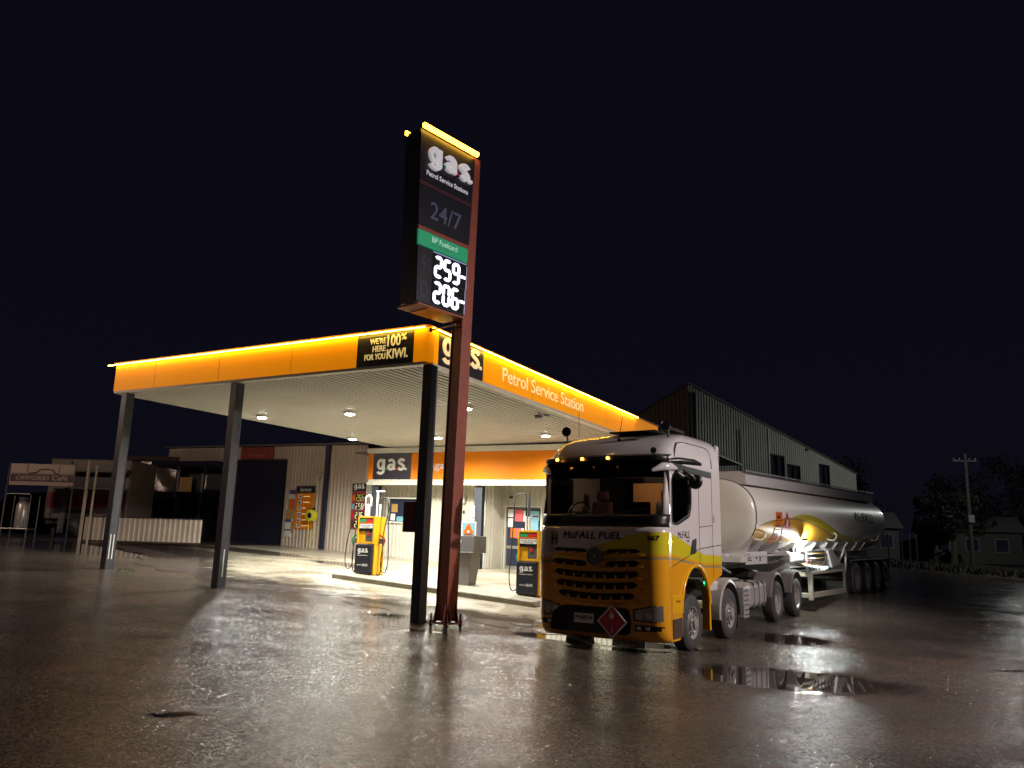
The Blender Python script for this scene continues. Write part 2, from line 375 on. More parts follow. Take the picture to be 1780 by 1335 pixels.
    if concrete:   # tyre tracks, wet stains
        st = noise(1.1, 7, 0.7); sr = N("ShaderNodeMapRange"); L(st.outputs["Fac"], sr.inputs["Value"]); sr.inputs["From Min"].default_value = 0.42; sr.inputs["From Max"].default_value = 0.6
        mpp = N("ShaderNodeMapping"); mpp.inputs["Rotation"].default_value = (0,0,R(20)); mpp.inputs["Scale"].default_value = (0.18, 1.7, 1); L(pos, mpp.inputs["Vector"])
        st2 = noise(1.0, 5, 0.6, mpp.outputs[0]); s2 = N("ShaderNodeMapRange"); L(st2.outputs["Fac"], s2.inputs["Value"]); s2.inputs["From Min"].default_value = 0.5; s2.inputs["From Max"].default_value = 0.62
        mm = mathn('MULTIPLY', mathn('MAXIMUM', sr.outputs[0], s2.outputs[0]), 0.55)
        d2 = N("ShaderNodeMix"); d2.data_type = 'RGBA'; d2.blend_type = 'MULTIPLY'; d2.inputs[7].default_value = (0.55, 0.47, 0.36, 1); L(mm, d2.inputs[0]); L(out, d2.inputs[6]); out = d2.outputs[2]
    if concrete:   # the slab dies into the wet asphalt along its broken front edge
        sv = N("ShaderNodeVectorMath"); sv.operation = 'DOT_PRODUCT'; L(pos, sv.inputs[0]); sv.inputs[1].default_value = (.49774, .86733, 0)
        en = noise(0.9, 7, 0.68); ev = mathn('SUBTRACT', mathn('SUBTRACT', sv.outputs["Value"], 12.917), mathn('MULTIPLY', mathn('SUBTRACT', en.outputs["Fac"], .5), 5.0))
        su = N("ShaderNodeVectorMath"); su.operation = 'DOT_PRODUCT'; L(pos, su.inputs[0]); su.inputs[1].default_value = (.86733, -.49774, 0)
        lf = N("ShaderNodeMapRange"); L(su.outputs["Value"], lf.inputs["Value"]); lf.inputs["From Min"].default_value = -25; lf.inputs["From Max"].default_value = -17.5; lf.inputs["To Min"].default_value = 5.0; lf.inputs["To Max"].default_value = 0
        ev = mathn('SUBTRACT', ev, lf.outputs[0])
        er = N("ShaderNodeMapRange"); L(ev, er.inputs["Value"]); er.inputs["From Min"].default_value = 1.9; er.inputs["From Max"].default_value = 3.1
        e3 = N("ShaderNodeMix"); e3.data_type = 'RGBA'; e3.inputs[6].default_value = (0.085,0.070,0.062,1); L(er.outputs[0], e3.inputs[0]); L(out, e3.inputs[7]); out = e3.outputs[2]
    L(out, b.inputs["Base Color"])
    # roughness
    rn = noise(2.2, 5, 0.6); rr = N("ShaderNodeMapRange"); L(rn.outputs["Fac"], rr.inputs["Value"]); rr.inputs["From Min"].default_value = 0.3; rr.inputs["From Max"].default_value = 0.7
    rr.inputs["To Min"].default_value = rough0; rr.inputs["To Max"].default_value = rough1
    rf = mathn('MULTIPLY', rr.outputs[0], mathn('SUBTRACT', 1.0, mathn('MULTIPLY', fr.outputs[0], 0.45)))
    dm = N("ShaderNodeMapRange"); dm.interpolation_type = 'SMOOTHSTEP'; L(edge, dm.inputs["Value"]); dm.inputs["From Min"].default_value = 0.9; dm.inputs["From Max"].default_value = 2.0; dm.inputs["To Min"].default_value = 0.45
    rf = mathn('MULTIPLY', rf, dm.outputs[0])
    tmp_ = N("ShaderNodeMapping"); tmp_.inputs["Rotation"].default_value = (0,0,R(57)); tmp_.inputs["Scale"].default_value = (0.12, 1.5, 1); L(pos, tmp_.inputs["Vector"])
    trk = noise(1.0, 5, 0.62, tmp_.outputs[0]); tk_ = N("ShaderNodeMapRange"); L(trk.outputs["Fac"], tk_.inputs["Value"]); tk_.inputs["From Min"].default_value = 0.38; tk_.inputs["From Max"].default_value = 0.62; tk_.inputs["To Min"].default_value = 0.72; tk_.inputs["To Max"].default_value = 1.25
    rf = mathn('MULTIPLY', rf, tk_.outputs[0])
    if concrete:
        fm2 = N('ShaderNodeMapRange'); L(er.outputs[0], fm2.inputs['Value']); fm2.inputs['To Min'].default_value = .45; rf = mathn('MULTIPLY', rf, fm2.outputs[0])
    ro = mathn('ADD', mathn('MULTIPLY', rf, mathn('SUBTRACT', 1.0, pud)), mathn('MULTIPLY', pud, 0.02))
    L(ro, b.inputs["Roughness"])
    vf = N('ShaderNodeTexVoronoi'); vf.inputs['Scale'].default_value = 40; L(pos, vf.inputs['Vector'])
    fsub = N('ShaderNodeVectorMath'); fsub.operation = 'SUBTRACT'; L(vf.outputs['Color'], fsub.inputs[0]); fsub.inputs[1].default_value = (.5,.5,.5)
    fk = N('ShaderNodeVectorMath'); fk.operation = 'SCALE'; L(fsub.outputs[0], fk.inputs[0]); fk.inputs['Scale'].default_value = .31
    if concrete:
        fm = N('ShaderNodeMapRange'); L(er.outputs[0], fm.inputs['Value']); fm.inputs['To Min'].default_value = .33; fm.inputs['To Max'].default_value = .03; L(fm.outputs[0], fk.inputs['Scale'])
    fa = N('ShaderNodeVectorMath'); fa.operation = 'ADD'; L(fk.outputs[0], fa.inputs[0]); fa.inputs[1].default_value = (0, 0, 1)
    fn = N('ShaderNodeVectorMath'); fn.operation = 'NORMALIZE'; L(fa.outputs[0], fn.inputs[0])
    # bump: stones + undulation
    d = mathn('MULTIPLY', vo.outputs["Distance"], -1.0)
    n3 = noise(aggscale*2.2, 2, 0.6); hgt = mathn('ADD', mathn('MULTIPLY', d, agg), mathn('MULTIPLY', n3.outputs["Fac"], agg*1.0))
    und = noise(1.6, 3, 0.5); hgt = mathn('ADD', hgt, mathn('MULTIPLY', und.outputs["Fac"], 0.012))
    amp = mathn('SUBTRACT', 1.0, mathn('MULTIPLY', fr.outputs[0], 0.35)); hgt = mathn('MULTIPLY', hgt, amp)
    bp = N("ShaderNodeBump"); bp.inputs["Strength"].default_value = 1.0; bp.inputs["Distance"].default_value = 1.0; L(hgt, bp.inputs["Height"]); L(fn.outputs[0], bp.inputs["Normal"])
    nm = N("ShaderNodeMix"); nm.data_type = 'VECTOR'; L(pud, nm.inputs[0]); L(bp.outputs[0], nm.inputs[4]); nm.inputs[5].default_value = (0, 0, 1)
    L(nm.outputs[1], b.inputs["Normal"])
    return X
M['asphalt'] = ground_material("wet_asphalt", (0.050,0.041,0.034), (0.115,0.096,0.080), 0.0024, 60, 0.08, 0.21)
M['concrete'] = ground_material("worn_wet_concrete", (0.22,0.20,0.15), (0.42,0.39,0.31), 0.0009, 90, 0.30, 0.55, True)

def sheet(name, mt, xs, ys, zf, keep=None):
    mb = MB(); idx = {}
    for j, y in enumerate(ys):
        for i, x in enumerate(xs):
            idx[i, j] = len(mb.v); mb.v.append((x, y, zf(x, y)))
    for j in range(len(ys)-1):
        for i in range(len(xs)-1):
            if keep is None or keep((xs[i]+xs[i+1])/2, (ys[j]+ys[j+1])/2):
                mb.f.append((idx[i,j], idx[i+1,j], idx[i+1,j+1], idx[i,j+1]))
    o = mb.build(name, mt); o.data.shade_smooth(); return o
def spaced(a, b, n, p=2.2):
    return [ (a if t < 0 else b) * abs(t)**p if True else 0 for t in [(-1 + 2*i/(n-1)) for i in range(n)] ]
xs = [math.copysign(abs(t)**2.2*170, t) for t in [-1 + 2*i/220 for i in range(221)]]
ys = [-12 + 180*(i/220)**1.7 for i in range(221)]
tag(sheet("ground", M['asphalt'], xs, ys, G), "wet dark asphalt yard with puddles", None, None, "structure")
# concrete forecourt, ragged front edge
def crete():
    mb = MB(); rnd = random.Random(3)
    us = [-16.5 + i*0.25 for i in range(0, 78)]; NV = 60
    for i, u in enumerate(us):
        e = 1.15 + 0.25*math.sin(u*1.3) + 0.15*math.sin(u*3.7+1) + rnd.uniform(-.06, .06) - (0.035*(u+4))*(1 if u > -4 else -0.6)*1
        if u < -9: e += (-9-u)*0.55
        if u > 2.2: e += (u-2.2)*1.6
        e = min(e, 10)
        for j in range(NV+1):
            v = e + (13.4-e)*j/NV; x, y, z = S(u, v); mb.v.append((x, y, z + 0.004))
    n = NV+1
    for i in range(len(us)-1):
        for j in range(NV): mb.f.append((i*n+j, (i+1)*n+j, (i+1)*n+j+1, i*n+j+1))
    o = mb.build("forecourt", M['concrete']); o.data.shade_smooth(); tag(o, "worn pale concrete forecourt", None, None, "structure")
crete()

# ------------------------------------------------------------------ canopy
cz = lambda u: -.0090*u
can = thing("petrol_canopy", "large orange lit canopy over the fuel pumps, with ribbed white underside", "canopy", (A0.x, A0.y, 0), RS)
UL, VB = -10.25, 14.0
def fas(name, mt, u0, u1, z0, z1, y0=-.02, y1=.04, par=can):   # panel on the front face
    return MB().hexa([(u0,y0,z0+cz(u0)),(u1,y0,z0+cz(u1)),(u1,y1,z0+cz(u1)),(u0,y1,z0+cz(u0)),(u0,y0,z1+cz(u0)),(u1,y0,z1+cz(u1)),(u1,y1,z1+cz(u1)),(u0,y1,z1+cz(u0))]).build(name, mt, par)
sz = lambda v: -.006*v
def fsd(name, mt, v0, v1, z0, z1, x0=-.04, x1=.02, par=can):   # panel on the right side
    return MB().hexa([(x0,v0,z0+sz(v0)),(x1,v0,z0+sz(v0)),(x1,v1,z0+sz(v1)),(x0,v1,z0+sz(v1)),(x0,v0,z1+sz(v0)),(x1,v0,z1+sz(v0)),(x1,v1,z1+sz(v1)),(x0,v1,z1+sz(v1))]).build(name, mt, par)
fas("fascia_panel", M['gloworange'], UL, -1.86, 5.27, 5.99)
fas("sign_panel", M['black'], -1.857, -.343, 5.268, 5.99, -.024)
fas("fascia_panel", M['gloworange'], -.34, .018, 5.27, 5.99)
fsd("fascia_panel", M['gloworange'], -.018, .36, 5.27, 5.99)
fsd("sign_panel", M['black'], .363, 2.147, 5.268, 5.99, x1=.024)
fsd("fascia_panel", M['gloworange'], 2.15, VB, 5.27, 5.99)
MB().box(UL-.02, UL+.04, .045, VB, 5.36, 6.08).build("fascia_panel", M['orange'], can)
mb = MB()
for a, b in ((UL-.05, .05),):
    mb.hexa([(a,-.06,5.995+cz(a)),(b,-.06,5.995+cz(b)),(b,.10,5.995+cz(b)),(a,.10,5.995+cz(a)),(a,-.06,6.035+cz(a)),(b,-.06,6.035+cz(b)),(b,.10,6.035+cz(b)),(a,.10,6.035+cz(a))])
mb.build("coping", M['coping'], can)
MB().hexa([(-.10,.103,5.995),(.06,.103,5.995),(.06,VB,5.995+sz(VB)),(-.10,VB,5.995+sz(VB)),(-.10,.103,6.033),(.06,.103,6.033),(.06,VB,6.033+sz(VB)),(-.10,VB,6.033+sz(VB))]).build("coping", M['coping'], can)
MB().tube([(UL-.22,-.11,5.965+cz(UL)),(-.02,-.11,5.965)], .013, 8).build("light_strip", M['ledamber'], can)
MB().tube([(.11,.02,5.965),(.11,VB-2.2,5.965+sz(VB-2.2))], .013, 8).build("light_strip", M['ledamber'], can)
mb = MB()
for k in range(8): u = UL+.4+k*1.37; MB().box(u-.01,u+.01,-.12,-.055,5.975+cz(u),5.998+cz(u)).build("strip_bracket", M['coping'], can)
for k in range(9): v = .5+k*1.35; MB().box(.055,.12,v-.01,v+.01,5.975+sz(v),5.998+sz(v)).build("strip_bracket", M['coping'], can)
for u in (-8.6,-6.2,-3.8): MB().box(u-.004,u+.004,-.0235,-.0205,5.28+cz(u),5.98+cz(u)).build("panel_joint", M['coping'], can)
for v in (4.55,6.95,9.35,11.75): MB().box(.0205,.0235,v-.004,v+.004,5.28+sz(v),5.98+sz(v)).build("panel_joint", M['coping'], can)
# white edge angle under the fascia
fas("edge_trim", M['trim'], UL+.02, -.03, 5.205, 5.267, -.012, .16)
fsd("edge_trim", M['trim'], .165, VB, 5.205, 5.267, -.16, .012)
MB().box(UL, UL+.14, .165, VB, 5.295, 5.357).build("edge_trim", M['trim'], can)
# ribbed soffit, ribs run from the front edge to the back
mb = MB(); pitch = .19; k = 0; prof = []
x = UL+.142
while x < -.162:
    prof += [(x, 5.262), (x+.10, 5.262), (x+.112, 5.212), (x+.178, 5.212)]; x += pitch
prof = [(min(p[0], -.162), p[1]) for p in prof] + [(-.162, 5.262)]
for X, Z in prof: mb.v += [(X, .162, Z+cz(X)), (X, VB, Z+cz(X)+sz(VB))]
mb.f += [(2*i, 2*i+2, 2*i+3, 2*i+1) for i in range(len(prof)-1)]
mb.build("ribbed_soffit", M['soffit'], can)
MB().hexa([(UL+.045,.105,5.45-cz(0)+.09),(-.045,.105,5.45),(-.045,VB,5.40),(UL+.045,VB,5.49),(UL+.045,.105,5.55+.09),(-.045,.105,5.55),(-.045,VB,5.50),(UL+.045,VB,5.59)]).build("roof_deck", M['roof'], can)
# columns
for (u, mt, strips) in ((-9.82, M['navylit'], 2), (-5.66, M['navylit'], 1), (0.0, M['navy'], 0)):
    v = .14; g = GS(u, v) - .12
    c = MB()
    h = .105
    c.box(u-h, u+h, v-.12, v-.10, g, 5.20+cz(u)); c.box(u-h, u+h, v+.10, v+.12, g, 5.20+cz(u)); c.box(u-h+.004, u+h-.004, v-.0995, v+.0995, g, 5.199+cz(u))
    col = c.build("column", mt, can, bevel=.006)
    for q in range(strips):
        zz = g + .12 + .25; vv_ = v - .075 + (q*.09 if strips == 2 else .05)
        MB().box(u+.1055, u+.110, vv_, vv_+.028, zz, zz+.62).build("reflector_strip", M['refl'], col)
# text on canopy
zf = -.028
E1, E3 = (1, 0, 0), (0, 0, 1)
def ct(body, u0, u1, z0, z1, b=.03): return text(body, (u0, -.026, z0+cz((u0+u1)/2)), (1,0,-.009), E3, u1-u0, z1-z0, M['cletter'], can, .012, b)
ct("WE'RE", -1.50, -1.07, 5.74, 5.87); ct("HERE", -1.42, -1.07, 5.57, 5.70); ct("FOR YOU", -1.63, -1.07, 5.40, 5.53)
ct("100", -1.03, -.68, 5.66, 5.91, .045); ct("%", -.66, -.53, 5.77, 5.91, .03); ct("KIWI.", -1.03, -.48, 5.39, 5.60, .045)
logo((.026, .50, 5.36+sz(1)), (0,1,-.006), E3, 1.58, .56, M['cletter'], can, .012, False)
text("Petrol Service Station", (.022, 3.02, 5.46+sz(4)), (0,1,-.006), E3, 4.6, .34, M['cletter'], can, .010, .012)
# downlights
for i, (u, v) in enumerate(((-9.02,4.08),(-5.8,4.36),(-1.97,4.59),(-9.56,8.85),(-6.17,9.32),(-2.25,9.74))):
    z = 5.215+cz(u)+sz(v)
    d = MB().lathe([(0,.19),(-.05,.17),(-.055,.14)], (u, v, z-.012), 'z', 20).build("downlight", M['trim'], can, smooth=40)
    MB().lathe([(-.0555,.13),(-.085,.12)], (u, v, z), 'z', 16).build("lens", M['lamp'], d)
    ld = bpy.data.lights.new("downlight_lamp", 'SPOT'); ld.energy = 1380; ld.spot_size = R(165); ld.spot_blend = .8; ld.shadow_soft_size = .09; ld.color = (1.0, .97, .88)
    lo = bpy.data.objects.new("lamp", ld); C.objects.link(lo); lo.parent = d; lo.location = (u, v, z-.16)
cam_o = MB().box(-.62,-.42,5.95,6.05,5.02,5.12).tube([(-.52,6.0,5.12),(-.52,6.0,5.22)], .02).tube([(-.47,6.3,5.17),(-.47,6.52,5.17)], .05, 10).tube([(-.47,6.4,5.17),(-.47,6.4,5.23)], .015)
o = thing("security_camera", "small pale security camera fixed under the canopy beside its right edge", "security camera", S(-.55,6.0,5.23), RS)
MB().box(-.10,.10,-.06,.04,-.20,-.11).build("camera_body", M['gun'], o, bevel=.01)
MB().tube([(0,0,-.12),(0,0,0)], .018).lathe([(-.02,.05),(0,.05)], (0,0,0)).build("bracket", M['gun'], o)
MB().tube([(.05,.25,-.06),(.05,.48,-.05)], .045, 10).tube([(.05,.36,-.06),(.05,.36,0)], .015).build("camera_head", M['gun'], o)

# ------------------------------------------------------------------ shop and workshop building
bz = lambda u: -.021*(u+7)         # everything on this wall rises gently to the left, like the photo
VW = 12.5
st = thing("service_station_building", "cream corrugated shop and workshop with orange fascia behind the pumps", "building", (A0.x, A0.y, 0), RS)
def gb(u): return GS(u, VW-.1) - .06
top = lambda u: 5.42 + bz(u)*1.0
mb = MB()
mb.ribs(-24.3, -19.8, lambda u: 4.75+bz(u), top, VW)
mb.ribs(-19.8, -19.25, lambda u: 4.80+bz(u), top, VW)
mb.ribs(-17.15, -16.2, lambda u: 4.80+bz(u), top, VW)
mb.ribs(-16.2, -14.07, gb, top, VW); mb.build("corrugated_wall", M['creamdark'], st, thick=.004); mb = MB(); mb.ribs(-13.86, -11.85, gb, top, VW)
mb.build("corrugated_wall", M['creamdark'], st, thick=.004)
quadv = lambda u0,u1,z0,z1,y0,y1: [(u0,y0,z0+bz(u0)),(u1,y0,z0+bz(u1)),(u1,y1,z0+bz(u1)),(u0,y1,z0+bz(u0)),(u0,y0,z1+bz(u0)),(u1,y0,z1+bz(u1)),(u1,y1,z1+bz(u1)),(u0,y1,z1+bz(u0))]
def sb(name, mt, u0, u1, z0, z1, y0, y1, par=st, bevel=0): return MB().hexa(quadv(u0,u1,z0,z1,y0,y1)).build(name, mt, par, bevel=bevel)
# roller door with horizontal slats
mb = MB(); z = .95; zt = 4.78
prof = []
zz = z
while zz < zt: prof += [(zz, 0), (zz+.05, -.018), (zz+.085, 0)]; zz += .09
vs = []
for Z, d in prof: vs += [(-19.62, VW+.10+d, Z+bz(-19.62)), (-16.32, VW+.10+d, Z+bz(-16.32))]
mb.add(vs, [(2*i, 2*i+1, 2*i+3, 2*i+2) for i in range(len(prof)-1)]); rd = mb.build("roller_door", M['navy'], st)
MB().hexa(quadv(-19.60,-16.34,.93,1.0,VW+.04,VW+.075)).build("bottom_rail", M['gun'], rd)
sb("door_frame", M['creamdark'], -19.8, -19.63, .9, 4.795, VW-.03, VW+.15); sb("door_frame", M['creamdark'], -16.31, -16.205, .9, 4.795, VW-.03, VW+.15)
sb("lintel", M['navy'], -19.6, -16.33, 4.78, 4.86, VW-.04, VW+.12)
sb("sign_panel", mat("faded_red_sign", (0.30,0.05,0.035), .5, var=.15), -19.22, -17.18, 4.87, 5.405, VW-.06, VW-.03)
text("Workshop", (-18.75, VW-.062, 4.97+bz(-18)), (1,0,-.021), E3, 1.1, .16, mat("faded_letter",(0.42,0.2,0.2),.5,var=.1), st, .004, .01)
sb("corner_post", M['navy'], -14.06, -13.87, .85, 5.44, VW-.13, VW+.05, bevel=.006)
sb("back_wall", M['sidegrey'], -24.3, -19.8, .9, 4.74, VW+.6, VW+.7)
sb("awning", M['navy'], -24.3, -19.82, 4.55, 4.72, VW-.9, VW-.05)
for u0, u1 in ((-23.7,-22.6),(-22.45,-21.7),(-21.55,-20.5)):
    f = sb("window", M['navy'], u0, u1, 2.0, 3.55, VW+.56, VW+.597); sb("pane", M['winglass'], u0+.06, u1-.06, 2.06, 3.49, VW+.545, VW+.558, f)
sb("roof", M['roof'], -24.5, -11.6, 5.45, 5.52, VW-.10, VW+8)
# shop part
mb = MB()
gs = gb
zc = lambda u: 5.0 + bz(u)
mb.ribs(-11.85, -10.62, gs, zc, VW); mb.ribs(-10.62, -8.70, gs, lambda u: 2.36+bz(u), VW); mb.ribs(-10.62, -8.70, lambda u: 3.26+bz(u), zc, VW)
mb.ribs(-8.70, -5.80, gs, zc, VW)
mb.build("shop_wall", M['cream'], st, thick=.004)
VD = 13.15
mb = MB(); mb.ribs(-5.80, -5.62, lambda u: GS(u,VD)-.1, zc, VD); mb.ribs(-5.62, -4.12, lambda u: 3.10+bz(u), zc, VD); mb.ribs(-4.12, 1.5, lambda u: GS(u,VD)-.1, zc, VD)
mb.build("shop_wall", M['cream'], st, thick=.004)
MB().box(-5.84,-5.78,VW-.032,VD+.02,.4,5.0).build("wall_return", M['cream'], st)
box("shop_roof", M['roof'], st, -11.8, 1.6, VW-.85, VW+7, 5.06, 5.12)
# side wall of the shop (hidden part) and eave box
fz = lambda n,mt,u0,u1,z0,z1,y0,y1,p=st: MB().hexa([(u0,y0,z0-.016*(u0+7)),(u1,y0,z0-.016*(u1+7)),(u1,y1,z0-.016*(u1+7)),(u0,y1,z0-.016*(u0+7)),(u0,y0,z1-.016*(u0+7)),(u1,y0,z1-.016*(u1+7)),(u1,y1,z1-.016*(u1+7)),(u0,y1,z1-.016*(u0+7))]).build(n, mt, p)
VF = 11.6
fz("fascia_panel", M['orange'], -11.06, -10.80, 3.955, 4.965, VF, VF+.05)
fz("sign_panel", M['black'], -10.797, -8.963, 3.955, 4.965, VF-.004, VF+.05)
fz("fascia_panel", M['orange'], -8.96, 1.5, 3.955, 4.965, VF, VF+.05)
fz("gutter_flashing", M['trim'], -11.08, 1.5, 4.97, 5.165, VF-.06, VF+.06)
mb = MB(); mb.ribs(-11.04, 1.5, lambda u: 3.82-.016*(u+7), lambda u: 3.953-.016*(u+7), VF+.02, .16, .02)
mb.build("ribbed_band", M['trim'], st, thick=.003)
fz("eave_beam", M['trim'], -11.06, 1.5, 3.74, 3.815, VF-.03, VF+.09)
fz("eave_soffit", M['trim'], -11.0, 1.5, 3.83, 3.86, VF+.095, VW-.035)
logo((-10.60, VF-.006, 4.16+.016*2.9), (1,0,-.016), E3, 1.45, .60, M['white'], st, .012)
text("laga", (-8.17, VF-.002, 4.27+.016*.8), (1,0,-.016), E3, .74, .35, M['white'], st, .010, .012)
for u in (-10.72, -5.96):
    g = GS(u, VF+.2)-.05
    MB().box(u-.16, u+.16, VF+.10, VF+.12, g, 3.735-.016*(u+7)).box(u-.16,u+.16,VF+.28,VF+.30,g,3.735-.016*(u+7)).box(u-.012,u+.012,VF+.121,VF+.279,g,3.734-.016*(u+7)).build("column", M['navylit'], st)
# window
wf = sb("window", M['trim'], -10.75, -8.57, 3.245, 3.30, VW-.07, VW+.02); sb("sill", M['trim'], -10.75, -8.57, 2.30, 2.35, VW-.08, VW+.02, wf)
sb("pane", M['winglass'], -10.60, -8.72, 2.36, 3.24, VW+.02, VW+.03, wf)
sb("frame", M['trim'], -10.66, -10.61, 2.352, 3.243, VW-.05, VW+.04, wf); sb("frame", M['trim'], -8.71, -8.66, 2.352, 3.243, VW-.05, VW+.04, wf)
sb("poster", M['kraft'], -10.50, -10.20, 2.72, 3.04, VW+.012, VW+.018, wf); sb("poster", M['paper'], -10.52, -10.30, 2.40, 2.66, VW+.012, VW+.018, wf); sb("poster", M['blue'], -10.22, -9.70, 2.38, 2.56, VW+.012, VW+.018, wf)
# glazed door with posters
dr = sb("door", M['gun'], -5.60, -4.14, .72, 3.06, VD+.03, VD+.07)
sb("door_frame", M['trim'], -5.66, -5.60, .7, 3.07, VD-.05, VD+.06, dr); sb("door_frame", M['trim'], -4.14, -4.08, .7, 3.07, VD-.05, VD+.06, dr); sb("door_frame", M['trim'], -5.66, -4.08, 3.072, 3.12, VD-.05, VD+.06, dr)
sb("pane", M['winglass'], -5.55, -4.19, .95, 3.0, VD+.018, VD+.029, dr)
sb("push_rail", M['steel'], -5.56, -4.18, 1.55, 1.66, VD-.005, VD+.016, dr); sb("kick_plate", M['steel'], -5.56, -4.18, .74, .92, VD-.002, VD+.028, dr)
for (a, b, c, d, mm) in ((-5.53,-5.28,2.70,2.98,'paper'),(-5.24,-4.90,2.55,2.98,'pink'),(-5.52,-5.30,2.33,2.66,'paper'),(-5.40,-5.18,1.95,2.30,'orangedecal'),(-5.17,-4.98,1.93,2.30,'pink'),(-4.96,-4.84,2.05,2.3,'paper'),(-4.72,-4.22,2.60,2.95,'blue'),(-4.60,-4.25,2.25,2.62,'blue'),(-4.55,-4.32,2.15,2.38,'orangedecal'),(-4.5,-4.25,2.72,2.78,'maroon'),(-4.88,-4.76,2.55,2.95,'paper')):
    e = random.uniform(0,.002); sb("poster", M[mm], a, b, c, d, VD+.006-e, VD+.012-e, dr)
sb("alarm_box", M['cream'], -7.14, -6.98, 3.12, 3.42, VW-.13, VW-.035, bevel=.02); sb("push_button", M['dark'], -7.08, -7.02, 2.75, 2.87, VW-.06, VW-.034)
sb("wall_lamp", M['dark'], -5.42, -5.32, 3.38, 3.46, VD-.12, VD-.03)
MB().box(-11.86,-11.80,VW-.035,VW+.02,.7,5.0).build("downpipe", M['trim'], st)
# things on the workshop wall
def wsign(name, label, cat, u, z, v=VW-.035, group=None): return thing(name, label, cat, S(u, v, z), RS, group=group)
def pb_(name, mt, par, x0, x1, z0, z1, y0=-.02, y1=0, bevel=0): return MB().box(x0,x1,y0,y1,z0,z1).build(name, mt, par, bevel=bevel)
t = wsign("services_sign", "tall orange sign headed Services with six icons, beside the roller door", "sign", -15.62, 2.07)
pb_("board", M['orange'], t, 0, 1.05, 0, 1.50); pb_("header", M['black'], t, 0.0, 1.05, 1.503, 1.80)
text("Services", (.22, -.021, 1.57), E1, E3, .62, .16, M['white'], t, .004, .02)
for k in range(6):
    zz = 1.27 - k*.245
    ic = pb_("icon", M['paper'], t, .14, .36, zz, zz+.17, -.024, -.0205)
    mb = MB(); rr = random.Random(k)
    for q in range(4): a = .16+rr.random()*.1; b = zz+.02+rr.random()*.08; mb.box(a, a+.05+rr.random()*.03, -.027, -.0245, b, b+.03+rr.random()*.03)
    mb.build("pictogram", M['greenp'] if k == 5 else M['gun'], ic)
    pb_("caption_bar", M['cletter'], t, .44, .44+(.36,.36,.14,.3,.32,.4)[k], zz+.07, zz+.105, -.023, -.0205)
t = wsign("notice_board", "narrow column of small posters between roller door and services sign", "notices", -16.12, 1.72)
pb_("poster", M['purple'], t, .10, .44, 1.82, 1.98); pb_("poster", M['paper'], t, .06, .44, 1.62, 1.80); pb_("poster", M['orangedecal'], t, .14, .40, 1.16, 1.58); pb_("poster", M['kraft'], t, .02, .38, .76, 1.12)
pb_("poster", M['paper'], t, -.02, .30, 0.0, .62); pb_("header", M['purple'], t, -.02, .30, .625, .74); pb_("stripe", M['purple'], t, -.02, .30, .27, .33, -.024, -.0205)
MB().prism([(.33,.22),(.52,.22),(.52,.50),(.44,.70),(.33,.52)], -.02, 0, 'y').build("poster", M['kraft'], t)
t = wsign("price_board", "dark red wall price board with rows of white digits behind the left pump", "price sign", -12.52, 2.12)
pb_("board", mat("dark_red_panel",(0.28,0.035,0.045),.4,var=.2), t, 0, .72, 0, 1.50); pb_("header", M['black'], t, 0, .72, 1.503, 1.82)
glyphs((.10, -.021, 1.56), E1, E3, .56, .22, M['white'], t, .004, "gas", False)
for k, s_ in enumerate(("256", "258", "226", "210")):
    zz = 1.13 - k*.355; pb_("display", M['letterblk'], t, .20, .68, zz-.03, zz+.27, -.024, -.0205)
    mb = MB()
    for j, ch in enumerate(s_): digit_mb(mb, ch, (.25+j*.145, -.0245, zz), Vector(E1), Vector(E3), .085, .23, .028, .004)
    mb.build("digits", M['cletter'] if k else M['reel'], t)
    pb_("fuel_name", (M['orangedecal'], M['blue'], M['redp'], M['letterblk'])[k], t, .03, .17, zz, zz+.22, -.024, -.0205)
t = wsign("air_hose_reel", "round lime yellow air hose reel hanging on the workshop wall", "hose reel", -14.52, 2.62)
MB().lathe([(-.30,.20),(-.28,.25),(-.06,.25),(-.04,.20)], (0,0,0), 'y', 24).build("reel_body", M['reel'], t, smooth=40)
MB().lathe([(-.32,.10),(-.30,.12)], (.02,0,0), 'y', 16).build("hub", M['dark'], t)
MB().box(-.03,.03,-.045,0,-.3,.34).box(-.12,.06,-.27,-.05,.252,.29).build("bracket", M['dark'], t)
MB().tube([(-.12,-.17,-.20),(-.10,-.17,-.9),(-.13,-.15,-1.3)], .013).tube([(.14,-.17,-.18),(.17,-.15,-.5),(.12,-.13,-.9),(-.02,-.12,-1.15),(-.08,-.1,-1.45)], .012).build("hose", M['reel'], t)
t = wsign("wall_light", "small pale lamp bracket high on the workshop wall beside the dark post", "wall lamp", -14.4, 4.35)
MB().box(-.1,.1,-.14,0,-.12,.02).tube([(-.02,-.1,-.1),(-.02,-.16,-.25)], .07, 10).box(-.05,.3,-.05,0,.03,.07).build("lamp_body", M['creamdark'], t, bevel=.01)
# narrow white number strips on the two shop columns
for i, u in enumerate((-11.02, -6.13)):
    t = thing("marker_strip", ("narrow white lane marker fixed to the shop column behind the left pump", "narrow white lane marker fixed to the shop column right of the red pole")[i], "marker", S(u, VF+.04, 2.33+.016*(-7-u)*.5), RS, group="lane markers on the shop columns")
    MB().box(-.06,.06,0,.055,0,.68).build("strip", M['paper'], t)
    for k in range(4): MB().box(-.03,.03,-.006,-.001,.08+k*.15,.13+k*.15).build("red_mark", M['redp'], t)

